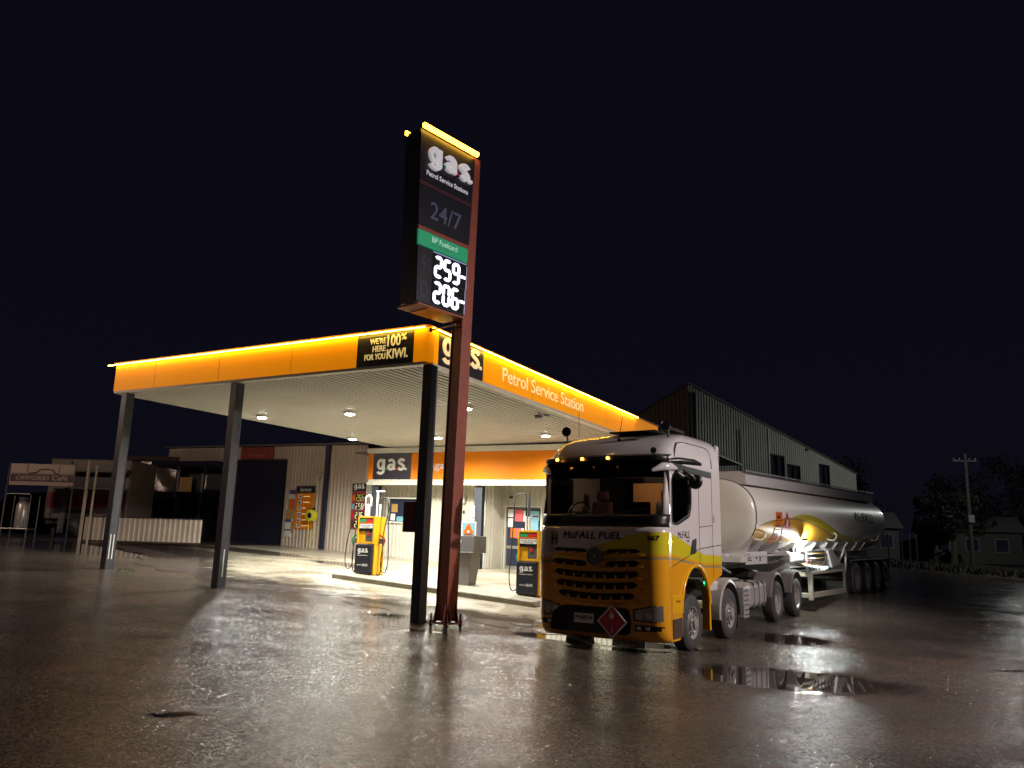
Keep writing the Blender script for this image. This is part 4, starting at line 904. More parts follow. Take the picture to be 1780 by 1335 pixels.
# front lettering
def fy(x, z, e=.012): return prof_y(z) - e
def surfy(x, z, e=0.0):
    x = abs(x)
    if x <= .985: return prof_y(z)+.05*(x/.985)**2 - e
    q = min(.99, (x-.985)/.26); return prof_y(z)+.05+.26-.26*math.sqrt(1-q*q) - e
bd = quad("hazard_badge", mat("pale_yellow_plate",(0.45,0.40,0.12),.4,var=.1), tk, (-.93,surfy(-.93,1.83,.008),1.83), (1,-.06,0), (0,.089,1), .16, .24, .010)
text("H", (-.905,surfy(-.93,1.86,.019),1.86), (1,-.06,0), (0,.089,1), .11, .18, M['letterblk'], tk, .006, .02)
text("McFALL", (1.2462, -.62, 1.99), (0,1,.02), (0,.12,1), .60, .125, M['letterblk'], tk, .003, .05)
text("FUEL", (1.2462, -.18, 1.93), (0,1,.02), (0,.1,1), .14, .03, M['letterblk'], tk, .003, .02)
text("667", (1.2462, 1.36, 2.30), (0,0,1), (0,-1,0), .14, .055, M['letterblk'], tk, .003, .02)
text("TYRE kPa", (1.2585, -.80, .90), (0,1,0), E3, .22, .035, M['letterblk'], tk, .002, .01)
MB().lathe([(0,.05),(.014,.045)], (1.13,-1.24,1.60), 'y', 14).build("corner_lamp", M['lens'], tk)
def conform(o, e=.004):
    for v in o.data.vertices:
        d = -v.co.y; v.co.y = surfy(v.co.x, v.co.z) - e - (0.006 if d > .5 else 0)
    return o
def ctext(body, x, z, w_, h_, mt, b, lean=.1): return conform(text(body, (x, 0, z), (1,0,0), (lean,0,1), w_, h_, mt, tk, 1.0, b), .012)
ctext("McFALL FUEL", -.66, 1.965, 1.15, .125, M['letterblk'], .05); ctext("667", .97, 1.955, .20, .085, M['letterblk'], .03, 0)
def patch(name, mt, par, xs_, zb, zt, e, th=.03):
    rings = []
    for x in xs_:
        a, b = zb(abs(x)), zt(abs(x)); rings.append([(x, surfy(x,a,e), a), (x, surfy(x,b,e), b), (x, surfy(x,b,e-th), b), (x, surfy(x,a,e-th), a)])
    return MB().loft(rings).build(name, mt, par, smooth=35)
# grille: black strips in place of the shade inside the openings, yellow bars with teeth
rows = [(1.77,.085,.98),(1.585,.10,.97),(1.40,.11,.95),(1.215,.11,.92),(1.035,.105,.86)]
for i, (z, h, hw) in enumerate(rows):
    slots = []; bar = MB(); teeth = MB(); NN = 28
    def zc_(x): return z - .055*(1-(x/hw)**2)*(1 if i else .4)
    rings = []; br = []
    spans = ((-hw*.86, -.15), (.22, hw*.86)) if i < 2 else ((-hw*.86, hw*.86),)
    for (xa, xb) in spans:
        rings = []
        for k in range(NN+1):
            x = xa+(xb-xa)*k/NN; e = min(1, min(x-xa, xb-x)/.10+.25); zz = zc_(x-.0); y = prof_y(zz)+.05*min(1,(x/.985)**2)
            rings.append([(x, y-.012, zz-h*.5*e), (x, y-.012, zz+h*.5*e), (x, y+.03, zz+h*.5*e), (x, y+.03, zz-h*.5*e)])
        slots.append(MB().loft(rings))
        n_t = max(2, int((xb-xa)/.19))
        for q in range(1, n_t):
            x = xa+(xb-xa)*q/n_t; zz = zc_(x); y = prof_y(zz)+.05*min(1,(x/.985)**2)
            teeth.hexa([(x-.030,y-.035,zz-h*.52),(x+.030,y-.035,zz-h*.52),(x+.030,y,zz-h*.52),(x-.030,y,zz-h*.52),(x-.014,y-.025,zz+h*.02),(x+.014,y-.025,zz+h*.02),(x+.014,y,zz+h*.02),(x-.014,y,zz+h*.02)])
    rings = []
    for k in range(NN+1):
        x = -hw+2*hw*k/NN; e = min(1, min(x+hw, hw-x)/.10+.1); zz = zc_(x)-h*.5-.028; y = prof_y(zz)+.05*min(1,(x/.985)**2)
        rings.append([(x, y-.006, zz-.042*e), (x, y-.045*e, zz-.012*e), (x, y-.040*e, zz+.022*e), (x, y-.002, zz+.026*e)])
    bar.loft(rings)
    gsl = [q.build("grille_dark_strip", M['letterblk'], tk) for q in slots][0]; bar.build("grille_bar", M['slat'], gsl, smooth=50); teeth.build("grille_teeth", M['slat'], gsl)
# emblem
em = MB().lathe([(-.075,.165),(-.085,.150),(-.06,.140),(-.055,.01)], (.03, prof_y(1.66), 1.665), 'y', 32).build("badge", M['gun'], tk, smooth=40)
MB().lathe([(-.062,.142),(-.060,.005)], (.03, prof_y(1.66), 1.665), 'y', 32).build("badge_disc", M['letterblk'], em)
mb = MB(); yy = prof_y(1.66)-.066
for k in range(3):
    a = PI/2+2*PI*k/3; d = (math.cos(a), math.sin(a)); n_ = (-d[1]*.026, d[0]*.026)
    mb.add([(.03+n_[0],yy,1.665+n_[1]),(.03+d[0]*.135,yy,1.665+d[1]*.135),(.03-n_[0],yy,1.665-n_[1]),(.03,yy-.012,1.665)], [(0,1,3),(1,2,3),(0,3,2)])
mb.tube([(.03+.148*math.cos(2*PI*k/32), yy, 1.665+.148*math.sin(2*PI*k/32)) for k in range(33)], .010, 6)
mb.build("star_emblem", M['white'], em)
# bumper: centre opening, plate, diamond, lamps
op = rr_poly([(-.90,.36),(-.84,.68),(-.62,.80),(.62,.80),(.66,.58),(.62,.36)], .07)
mb = MB(); mb.prism(op, -1.40, -1.30, 'y'); bo = mb.build("bumper_opening", M['letterblk'], tk)
mb = MB(); mb.box(-.50,.30,-1.43,-1.405,.36,.74); mb.build("plate_mount", M['dark'], tk, bevel=.01)
npl = MB().box(-.38,.00,-1.452,-1.435,.52,.68).build("number_plate", M['paper'], tk); text("PNJ854", (-.355,-1.4525,.55), E1, E3, .33, .10, M['letterblk'], npl, .003, .02)
dd = MB().prism([(.36,.30),(.64,.58),(.36,.86),(.08,.58)], -1.475, -1.462, 'y').build("hazard_diamond", M['paper'], tk)
MB().prism([(.36,.335),(.605,.58),(.36,.825),(.115,.58)], -1.479, -1.4755, 'y').build("diamond_red", mat("hazard_red",(0.50,0.03,0.05),.4,var=.1), dd)
MB().prism([(.36,.61),(.41,.67),(.39,.73),(.37,.70),(.36,.78),(.33,.71),(.31,.66)], -1.482, -1.4795, 'y').build("flame_mark", M['paper'], dd); text("3", (.335,-1.4795,.40), E1, E3, .05, .08, M['paper'], dd, .002, .01)
for sx in (-1, 1):
    X_ = [sx*(.70+.53*k/14) for k in range(15)]
    lerp = lambda x, a, b: a+(b-a)*max(0, min(1, (x-.70)/.5))
    patch("headlight_surround", M['dark'], tk, X_, lambda x: lerp(x,.60,.585), lambda x: lerp(x,.80,.90), .010)
    hl = patch("headlight", M['lens'], tk, [sx*(.73+.47*k/14) for k in range(15)], lambda x: lerp(x,.625,.61), lambda x: lerp(x,.775,.875), .016)
    for lx in (.82, .98): MB().lathe([(-.006,.055),(.0,.060)], (sx*lx, surfy(lx,.70,.018), .70), 'y', 16).build("lamp_reflector", M['chrome'], hl)
    fg = patch("fog_light", M['letterblk'], tk, [sx*(.72+.52*k/14) for k in range(15)], lambda x: lerp(x,.43,.45), lambda x: lerp(x,.545,.53), .012)
    for lx in (.80, .95): 
        ww = .04; MB().hexa([(sx*lx-ww, surfy(lx,.46,.028), .46),(sx*lx+ww, surfy(lx,.46,.028), .46),(sx*lx+ww, surfy(lx,.46,.0), .46),(sx*lx-ww, surfy(lx,.46,.0), .46),(sx*lx-ww, surfy(lx,.52,.028), .52),(sx*lx+ww, surfy(lx,.52,.028), .52),(sx*lx+ww, surfy(lx,.52,.0), .52),(sx*lx-ww, surfy(lx,.52,.0), .52)]).build("lamp_cell", M['polished'], fg)
# bar across screen bottom, grab
# roof fittings
MB().box(-.25,.72,-.28,.45,3.972,4.0).build("roof_hatch", M['dark'], tk, bevel=.01)
MB().tube([(.12,-.62,3.80),(.20,-.62,4.22)], .006, 6).lathe([(0,.045),(.05,.02)], (.12,-.62,3.78)).build("aerial", M['dark'], tk)
MB().tube([(-.95,-.2,3.95),(-.95,-.2,4.45)], .005, 6).build("aerial", M['dark'], tk)
hn = MB().lathe([(0,.095),(.05,.085),(.10,.03)], (1.02,-.55,4.02), 'y', 18).tube([(1.02,-.46,4.02),(1.03,.35,4.0)], [.035,.028], 8).tube([(1.02,-.4,4.0),(1.02,-.4,3.82)], .02).build("air_horn", M['dark'], tk, smooth=50)
MB().lathe([(-.004,.085),(.0,.0945)], (1.02,-.55,4.02), 'y', 18).build("horn_mouth", M['chrome'], hn)
MB().lathe([(0,.095),(.05,.09),(.09,.04)], (-1.05,-.55,4.02), 'y', 18).tube([(-1.05,-.5,3.95),(-1.05,-.5,3.82)], .02).build("roof_beacon", M['dark'], tk, smooth=50)
MB().lathe([(0,.06),(.02,.055)], (.98,-1.02,3.53), 'y', 12).build("roof_marker", M['lens'], tk)
# chassis
for sx in (-1, 1):
    MB().box(min(sx*.38,sx*.46), max(sx*.38,sx*.46), -.9, 8.9, .72, .98).build("chassis_rail", M['chassis'], tk)
ch = MB()
for y in (1.9,3.0,4.2,5.2,6.7,8.8): ch.box(-.379,.379,y-.05,y+.05,.74,.94)
ch.build("cross_member", M['chassis'], tk)
rr_ = random.Random(5)
mb = MB().box(-.75,.75,1.85,2.5,.98,1.16).box(-1.0,.2,2.0,2.6,1.16,1.22).box(-.5,.5,2.7,3.3,.98,1.25)
for k in range(10): x = rr_.uniform(-.9,.9); mb.tube([(x,1.85,1.5+rr_.random()*.5),(x+rr_.uniform(-.2,.2),2.3,1.2+rr_.random()*.3),(x+rr_.uniform(-.3,.3),3.4,1.1+rr_.random()*.2),(x*.5,4.2,1.35)], .022, 6)
mb.build("deck_hoses", M['chassis'], tk)
box("deck_plate", M['alu'], tk, -.9, 1.0, 1.85, 3.6, 1.10, 1.125)
MB().box(-.55,.55,5.9,7.1,1.02,1.16).lathe([(1.16,.5),(1.20,.45)], (0,6.9,0), 'z', 20).build("fifth_wheel", M['chassis'], tk, bevel=.02)
# fuel tank with straps, battery steps
for sx in (-1,1):
    a, b = sorted((sx*.62, sx*1.20))
    ft = MB().box(a,b,3.70,5.15,.46,1.02).build("fuel_tank", M['tankalu'], tk, bevel=.14, seg=6)
    for y in (4.05,4.45,4.85): MB().box(a-.012,b+.012,y-.03,y+.03,.448,1.032).build("strap", M['gun'], ft, bevel=.14, seg=5)
    MB().box(a+.1,b,3.30,3.66,.30,.95).build("side_step", M['alu'], tk, bevel=.02)
    mb = MB()
    for k in range(6): mb.box(b+.0005 if sx>0 else a-.006, b+.006 if sx>0 else a-.0005, 3.32, 3.64, .36+k*.10, .39+k*.10)
    mb.build("tread_bar", M['gun'], tk)
    MB().lathe([(0,.06),(.05,.055)], (sx*.95,4.2,1.02), 'z', 12).build("filler_cap", M['chrome'], ft)
# guards
def guard(y, z, r, a0, a1, x0, x1, mt, name="mudguard"):
    rings = []
    for k in range(19):
        a = a0+(a1-a0)*k/18; c, s_ = math.cos(a), math.sin(a)
        rings.append([(x0,y+r*c,z+r*s_),(x1,y+r*c,z+r*s_),(x1+(.02 if x1>0 else 0),y+(r-.05)*c,z+(r-.05)*s_),(x1-.01,y+(r-.02)*c,z+(r-.02)*s_),(x0,y+(r-.02)*c,z+(r-.02)*s_)])
    return MB().loft(rings).build(name, mt, tk, smooth=40)
AX = [.12, 2.25, 5.95, 7.85]
for sx in (-1, 1):
    x0, x1 = sorted((sx*.88, sx*1.22))
    guard(2.25, .50, .66, R(-8), R(188), x0, x1, M['tankalu'])
    for y in AX[2:]: guard(y, .52, .66, R(10), R(170), x0-.1 if sx>0 else x0, x1, M['fender'])
    MB().box(x0+.02,x1-.04,2.86,2.90,.15,.75).build("mud_flap", M['rubber'], tk); MB().box(x0-.1,x1-.04,8.50,8.53,.16,.75).build("mud_flap", M['rubber'], tk)
    MB().box(x0+.05,x1-.02,1.10,1.62,.98,1.16).build("battery_box_lid", M['truckwhite'], tk, bevel=.03)
MB().box(1.10,1.17,1.035,1.10,1.08,1.24).build("marker_bracket", M['dark'], tk); MB().lathe([(0,.030),(-.015,.025)], (1.14,1.03,1.15), 'y', 12).build("green_marker_lamp", M['greenled'], tk)
gl = bpy.data.lights.new("green_marker_lamp", 'POINT'); gl.energy = 1.0; gl.color = (.05,1,.3); gl.shadow_soft_size = .03; go = bpy.data.objects.new("marker_glow", gl); C.objects.link(go); go.parent = tk; go.location = (1.20,1.02,1.15)
# wheels
def wheel_meshes(kind):
    Rr = .495
    ty = MB().lathe([(-.03,.285),(-.29,.285),(-.30,.32),(-.295,.43),(-.26,.485),(-.20,Rr),(-.10,Rr),(-.045,.485),(-.008,.44),(0,.38),(-.004,.31),(-.03,.285)], (0,0,0), 'x', 40, (False, False)) 
    if kind == 'steer': prof = [(-.03,.29),(-.012,.292),(-.018,.275),(-.05,.262),(-.065,.245),(-.055,.175),(-.03,.155),(.0,.15),(.004,.10),(.045,.09),(.055,.06),(.058,.002)]; hole_r, hx, nut_r, nx = .215, -.060, .130, .0
    else: prof = [(-.03,.29),(-.012,.292),(-.02,.275),(-.10,.262),(-.16,.245),(-.17,.19),(-.16,.15),(-.15,.12),(-.06,.11),(-.045,.09),(-.04,.002)]; hole_r, hx, nut_r, nx = .215, -.166, .135, -.155
    rim = MB().lathe(prof, (0,0,0), 'x', 40, (False, True))
    ho = MB(); nu = MB()
    for k in range(10):
        a = 2*PI*k/10; ho.lathe([(hx,.036),(hx+.006,.036)], (0, hole_r*math.cos(a), hole_r*math.sin(a)), 'x', 12)  # flat black discs stand in for the shade inside the rim holes
        nu.lathe([(nx,.016),(nx+.028,.016),(nx+.034,.010)], (0, nut_r*math.cos(a+.3), nut_r*math.sin(a+.3)), 'x', 6)
    return ty, rim, ho, nu
protos = {}
def wheel(parent, x, y, z, sx, kind, rimmat='alu', dual=False):
    key = (kind, rimmat)
    if key not in protos:
        ty, rim, ho, nu = wheel_meshes(kind)
        t = ty.build("wheel", M['tyre'], parent, smooth=40); r = rim.build("rim", M[rimmat], t, smooth=35); ho.build("hole_dark_disc", M['letterblk'], t); nu.build("wheel_nut", M['chrome'], t)
        protos[key] = t; o = t
    else: o = dup(protos[key], parent)
    o.location = (sx*x, y, z); o.rotation_euler = (random.uniform(0, 2*PI), 0, 0 if sx > 0 else PI)
    return o
for i, y in enumerate(AX):
    for sx in (-1, 1): wheel(tk, 1.235, y, .495, sx, 'steer' if i < 2 else 'drive', 'polished' if i < 2 else 'alu')
    MB().tube([(-1.0,y,.5),(1.0,y,.5)], .09 if i > 1 else .06, 10).build("axle", M['chassis'], tk)

# ------------------------------------------------------------------ tanker trailer
TR = R(38); pv = Vector((7.138, 20.697)) - Vector((math.cos(TR), -math.sin(TR)))*1.2
tr = thing("tank_trailer", "long white fuel tank semi trailer with yellow wave, coupled behind the truck", "tank trailer", (pv.x, pv.y, .255), -TR, math.atan(.022))
def tank_livery():
    X = bpy.data.materials.new("tank_livery"); X.use_nodes = True; nt = X.node_tree; L = nt.links.new; N = nt.nodes.new; b = nt.nodes["Principled BSDF"]
    b.inputs["Roughness"].default_value = .42; b.inputs["Coat Weight"].default_value = .05
    tc = N("ShaderNodeTexCoord"); s = N("ShaderNodeSeparateXYZ"); L(tc.outputs["Object"], s.inputs[0]); x, y, z = s.outputs
    def curve(pts):
        fc = N("ShaderNodeFloatCurve"); c = fc.mapping.curves[0]
        mr = N("ShaderNodeMapRange"); L(y, mr.inputs[0]); mr.inputs[1].default_value = -2.2; mr.inputs[2].default_value = 10.6
        while len(c.points) < len(pts): c.points.new(.5, .5)
        for p, (a, v) in zip(c.points, pts): p.location = ((a+2.2)/12.8, v/4)
        fc.mapping.update(); L(mr.outputs[0], fc.inputs["Value"]); m2 = N("ShaderNodeMath"); m2.operation = 'MULTIPLY'; m2.inputs[1].default_value = 4; L(fc.outputs[0], m2.inputs[0]); return m2.outputs[0]
    def mt(op, a, c):
        n = N("ShaderNodeMath"); n.operation = op
        for i, q in enumerate((a, c)):
            if isinstance(q, (int, float)): n.inputs[i].default_value = q
            else: L(q, n.inputs[i])
        return n.outputs[0]
    def mix(f, a, c):
        n = N("ShaderNodeMix"); n.data_type = 'RGBA'; L(f, n.inputs[0])
        for i, q in ((6, a), (7, c)):
            if isinstance(q, tuple): n.inputs[i].default_value = q
            else: L(q, n.inputs[i])
        return n.outputs[2]
    e1 = curve([(-2.2,1.90),(-1.6,2.05),(-.5,2.19),(.6,2.24),(2.0,2.16),(3.4,1.96),(4.6,1.78),(6.5,1.60),(10.6,1.50)])
    e2 = curve([(-2.2,1.2),(-1.0,1.6),(.2,2.20),(1.4,2.38),(2.6,2.33),(3.8,2.12),(5.2,1.88),(7.5,1.78),(10.6,1.90)])
    orange = mt('LESS_THAN', z, e1); lime = mt('LESS_THAN', z, e2)
    gl = mt('MULTIPLY', mt('LESS_THAN', z, mt('ADD', e1, .03)), mt('GREATER_THAN', z, mt('ADD', e1, -.015)))
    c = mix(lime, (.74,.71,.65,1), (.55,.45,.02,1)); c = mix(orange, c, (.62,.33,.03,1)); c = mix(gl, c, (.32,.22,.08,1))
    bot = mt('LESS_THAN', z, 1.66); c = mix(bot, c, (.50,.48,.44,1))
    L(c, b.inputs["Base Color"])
    return X
TL = tank_livery()
def oval(y, hw, hh, cz_=2.28, n=40, p=2.35):
    r = []
    for k in range(n):
        a = 2*PI*k/n; c, s_ = math.cos(a), math.sin(a)
        r.append((hw*math.copysign(abs(c)**(2/p), c), y, cz_+hh*math.copysign(abs(s_)**(2/p), s_)))
    return r
HW, HH = 1.20, .90
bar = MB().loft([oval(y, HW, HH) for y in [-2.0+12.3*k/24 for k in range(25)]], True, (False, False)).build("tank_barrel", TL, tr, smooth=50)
MB().loft([oval(-2.0-d, HW*q, HH*q) for d, q in ((0,1.0),(.04,.985),(.09,.94),(.15,.84),(.19,.66),(.215,.4),(.22,.1))], True, (False, True)).build("tank_end", M['tankwhite'], tr, smooth=60)
MB().loft([oval(10.3+d, HW*q, HH*q) for d, q in ((0,1.0),(.04,.985),(.09,.94),(.15,.84),(.19,.66),(.215,.4),(.22,.1))], True, (False, True)).build("tank_end", M['tankwhite'], tr, smooth=60)
MB().tube([(p[0]*1.004, p[1], 2.28+(p[2]-2.28)*1.004) for p in oval(-2.0, HW, HH)+[oval(-2.0, HW, HH)[0]]], .015, 6).build("end_seam", M['gun'], tr)
MB().prism([(-.95,3.02),(-.95,3.26),(-.80,3.34),(.80,3.34),(.95,3.26),(.95,3.02)], -1.95, 9.9, 'y').build("coaming", M['truckwhite'], tr)
MB().tube([(.96,-1.95,3.345),(.96,9.9,3.345)], .018, 6).tube([(-.96,-1.95,3.345),(-.96,9.9,3.345)], .018, 6).build("walkway_rail", M['alu'], tr)
# decals on the barrel side: thin curved strips following the skin
def skin(y, z, e=.004):
    q = (z-2.28)/HH; return (HW*(1-abs(q)**2.35)**(1/2.35)+e, y, z)
def decal(name, mt, y0, y1, z0, z1, e=.005, par=tr):
    mb = MB(); n = 8
    for k in range(n+1):
        z = z0+(z1-z0)*k/n; mb.v += [skin(y0, z, e), skin(y1, z, e)]
    mb.f += [(2*i, 2*i+1, 2*i+3, 2*i+2) for i in range(n)]
    return mb.build(name, mt, par, thick=.002)
p = decal("hazchem_panel", M['orangedecal'], -.68, -.24, 1.62, 2.40)
for z in (1.72,1.95,2.18,2.33): decal("panel_line", M['letterblk'], -.67, -.25, z, z+.012, .0075, p)
for z, a, b in ((2.24,-.62,-.4),(2.02,-.62,-.5),(2.02,-.44,-.32),(1.8,-.6,-.35)): decal("panel_code", M['letterblk'], a, b, z, z+.06, .0075, p)
mb = MB(); n = 12; zz0, zz1, yc = 1.60, 2.42, .12
for k in range(n+1):
    z = zz0+(zz1-zz0)*k/n; hw = .30*(1-abs(2*k/n-1))+.002; mb.v += [skin(yc-hw, z, .006), skin(yc+hw, z, .006)]
mb.f += [(2*i, 2*i+1, 2*i+3, 2*i+2) for i in range(n)]
p = mb.build("hazard_diamond", mat("diamond_pink",(0.50,0.06,0.09),.4,var=.15), tr, thick=.002); decal("flame_mark", M['paper'], .07, .17, 2.05, 2.22, .009, p)
def skin_text(body, y0, w_, z0, h, mt):
    o = text(body, (0, y0, z0), (0,1,0), (0,.12,1), w_, h, mt, tr, .004, .05)
    for v in o.data.vertices: 
        s_ = skin(v.co.y, v.co.z, .022); v.co.x = s_[0] + v.co.x*.5
skin_text("McFALL", 6.5, 2.35, 2.30, .30, M['letterblk'])
# upper support: saddles, hooks, subframe, valve bay
for y in (-1.15, .15):
    MB().prism([(.25,1.36),(.80,1.36),(.99,1.63),(.90,1.64),(.25,1.45)], y-.03, y+.03, 'y').build("saddle", M['truckwhite'], tr)
    MB().prism([(-.25,1.36),(-.80,1.36),(-.99,1.63),(-.90,1.64),(-.25,1.45)], y-.03, y+.03, 'y').build("saddle", M['truckwhite'], tr)
MB().prism([(.1,1.30),(.85,1.30),(1.10,1.75),(1.0,1.85),(.1,1.5)], -2.02, -1.96, 'y').build("end_bracket", M['truckwhite'], tr)
for sx in (-1,1): 
    a, b = sorted((sx*.42, sx*.50)); MB().box(a,b,-2.2,10.4,1.10,1.36).build("chassis_beam", M['truckwhite'], tr)
MB().box(-.9,.9,-1.9,1.2,1.30,1.345).box(-.9,.9,-2.3,-1.9,1.18,1.31).build("coupling_plate", M['truckwhite'], tr)
text("2L", (.9025,-1.72,1.20), (0,1,0), E3, .34, .12, M['letterblk'], tr, .003, .06) if False else None
sp2 = box("side_plate", M['truckwhite'], tr, .86, .88, -1.95, -.55, 1.12, 1.42)
text("2L", (.8815,-1.85,1.20), (0,1,0), E3, .28, .17, M['letterblk'], sp2, .003, .05); MB().box(.8805,.884,-1.3,-1.22,1.24,1.32).box(.8805,.884,-1.08,-.98,1.18,1.34).build("slot", M['letterblk'], sp2)
for y in (-1.75, 4.05, 8.9):
    MB().tube([(1.02,y,1.72),(1.16,y+.10,1.70),(1.20,y+.22,1.76),(1.20,y+.32,1.86),(1.12,y+.36,1.92)], .022, 8).build("hose_hook", M['white'], tr, smooth=60)
for k, y in enumerate((1.35,2.2,3.1,4.2,5.2,6.3,7.4,8.3)):
    MB().prism([(.50,1.36),(.80,1.36),(.99,1.62),(.92,1.65),(.50,1.46)], y-.02, y+.02, 'y').build("tank_rib", M['truckwhite'], tr)
# valve cabinet at a' 1.3..5.3
vb = MB().box(.15,.80,1.3,1.36,.30,1.30).box(.15,.3,1.36,5.0,.9,1.3).build("bay_back_panel", M['truckwhite'], tr)
MB().box(.30,.85,.20,2.0,1.30,1.40).box(.40,.95,.9,2.0,1.18,1.30).build("valve_trunk", M['truckwhite'], tr, bevel=.01)
pn = MB().box(1.02,1.06,1.95,3.60,1.12,1.42).build("control_panel", M['steel'], tr, bevel=.006)
mb = MB()
for k in range(10):
    for r_ in range(2): mb.lathe([(0,.03),(.03,.025)], (1.06,2.08+k*.155,1.20+r_*.13), 'x', 10)
mb.build("control_buttons", M['chrome'], pn)
for k in range(7):
    y = 1.95+k*.28
    vv = MB().tube([(.75,y,1.05),(1.02,y,1.02),(1.10,y,.93),(1.12,y,.84)], [.05,.055,.06,.075], 12).build("outlet_valve", M['chrome'], tr, smooth=50)
    MB().tube([(1.03,y,1.08),(1.08,y+.05,1.16)], .015, 6).build("valve_lever", M['redp'] if k == 0 else M['chrome'], vv)
MB().hexa([(.55,3.95,.92),(1.15,3.95,.92),(1.15,4.85,1.02),(.55,4.85,1.02),(.55,3.75,1.42),(1.10,3.75,1.42),(1.10,4.15,1.48),(.55,4.15,1.48)]).build("end_locker", M['truckwhite'], tr, bevel=.02)
ub = MB()
ub.box(.0,1.16,1.95,2.05,.72,.84); ub.box(.0,1.16,1.95,2.05,.16,.28); ub.box(.45,.58,1.96,2.04,.285,.715); ub.box(1.06,1.17,1.94,2.06,.10,.86)
ub.box(1.10,1.17,2.062,5.2,.16,.30); ub.box(1.10,1.17,2.062,5.2,.78,.85); ub.box(1.10,1.16,5.1,5.2,.302,.778)
ub.build("underrun_frame", M['cream'], tr, bevel=.008)
box("bay_floor", M['truckwhite'], tr, .3, 1.09, 2.06, 5.0, .80, .83)
MB().tube([(1.0,1.60,1.70),(1.10,1.60,1.72)], .015).box(1.08,1.20,1.58,1.66,1.68,1.76).build("work_lamp", M['gun'], tr)
MB().box(1.085,1.195,1.585,1.655,1.665,1.678).build("work_lamp_lens", M['worklens'], tr)
for (loc, en) in (((1.17,1.75,1.60), 170),):
    l = bpy.data.lights.new("work_light", 'POINT'); l.energy = en; l.color = (.93,1,.96); l.shadow_soft_size = .04; lo = bpy.data.objects.new("work_light", l); C.objects.link(lo); lo.parent = tr; lo.location = loc
MB().lathe([(0,.07),(.10,.07)], (.95,.95,1.45), 'x', 14).lathe([(0,.07),(.10,.07)], (.95,1.2,1.45), 'x', 14).build("gauge", M['gun'], tr)
MB().tube([(1.0,5.0,1.0),(1.14,5.05,1.3),(1.15,5.2,1.45),(1.15,5.35,1.3),(1.12,5.38,.95),(1.12,5.3,.75)], .03, 8).build("hose_loop", M['white'], tr, smooth=60)
for sx in (-1,1):
    for y in (-.4,.25): MB().tube([(sx*.4,-1.2,1.08),(sx*.55,y,.9)], .03).build("landing_brace", M['truckwhite'], tr) if y < 0 else None
TA = [6.3, 7.5, 8.7, 9.9]
for y in TA:
    for sx in (-1, 1):
        wheel(tr, 1.22, y, .51, sx, 'drive', 'alu')
    MB().tube([(-1.0,y,.5),(1.0,y,.5)], .08, 10).build("axle", M['chassis'], tr)
for sx in (-1,1):
    a, b = sorted((sx*.85, sx*1.2)); MB().box(a,b,5.70,10.5,1.06,1.10).build("mudguard", M['chassis'], tr, bevel=.01)
    MB().box(a,b,10.48,10.51,.3,1.06).build("mud_flap", M['rubber'], tr)
MB().box(-1.1,1.1,10.3,10.4,.9,1.05).tube([(1.0,10.3,1.1),(1.25,10.9,1.06)], .03).build("rear_bar", M['gun'], tr)

# ------------------------------------------------------------------ warehouse behind
wa = math.atan2(.6920, .7219); wh = thing("warehouse", "tall green grey corrugated warehouse with gable wall rising behind the truck", "warehouse", (10.36, 46.0, .6), wa)
mb = MB()
zt_ = lambda x: 10.7 - .150*x
mb.ribs(0, 9.46, -1.0, zt_, 0, .30, .05); mb.ribs(9.46, 11.4, -1, 4.6, 0, .30, .05); mb.ribs(9.46, 11.4, 7.53, zt_, 0, .30, .05)
mb.ribs(11.4, 11.8, -1, zt_, 0, .30, .05); mb.ribs(11.8, 13.6, -1, 4.6, 0, .30, .05); mb.ribs(11.8, 13.6, 7.05, zt_, 0, .30, .05)
mb.ribs(13.6, 16.58, -1, zt_, 0, .30, .05); mb.ribs(16.58, 18.2, -1, 4.6, 0, .30, .05); mb.ribs(16.58, 18.2, 7.5, zt_, 0, .30, .05); mb.ribs(18.2, 22.9, -1, zt_, 0, .30, .05)
mb.build("gable_wall", M['warehouse'], wh, thick=.01)
# left return wall (perpendicular), roofline falls away
vsx = MB(); vsx.ribs(0, 12, -1.0, lambda x: 10.7-.40*x, 0, .30, .05)
vsx.v = [(-y_, x_, z_) for (x_, y_, z_) in vsx.v]
vsx.v = [(x_, y_, z_) for (x_, y_, z_) in vsx.v]
vsx.build("side_wall", M['warehousedk'], wh, thick=.01)
for (a, b, c, d) in ((9.46,11.4,4.6,7.53),(11.8,13.6,4.6,7.05),(16.58,18.2,4.6,7.5)):
    f = MB().box(a,a+.12,-.06,.1,c,d).box(b-.12,b,-.06,.1,c,d).box(a+.12,b-.12,-.06,.1,d-.12,d).box((a+b)/2-.05,(a+b)/2+.05,-.05,.09,c,d-.12).build("window", M['dark'], wh)
    MB().box(a+.13,b-.13,.095,.12,c,d-.12).build("pane", M['winglass'], f)
MB().tube([(.38,-.16,-.8),(.38,-.16,10.2)], .12, 8).build("downpipe", M['dark'], wh)
MB().tube([(5.46,-.16,-.8),(5.46,-.16,8.6)], .09, 8).build("vent_pipe", M['warehouse'], wh)
MB().box(9.2,9.32,-.1,-.06,-.8,9.2).build("corner_strip", M['trim'], wh)
MB().add([(-.1,-.15,10.76),(22.95,-.15,7.31),(22.95,14,1.71),(-.1,14,5.16),(-.1,-.15,10.70),(22.95,-.15,7.25),(22.95,14,1.65),(-.1,14,5.10)], [(0,1,2,3),(4,7,6,5),(0,4,5,1),(1,5,6,2),(2,6,7,3),(3,7,4,0)]).build("roof", M['roof'], wh)
MB().prism([(.06,-1),(13.9,-1),(13.9,1.5),(.06,7.15)], 22.86, 22.9, 'x').build("end_wall", M['warehouse'], wh)
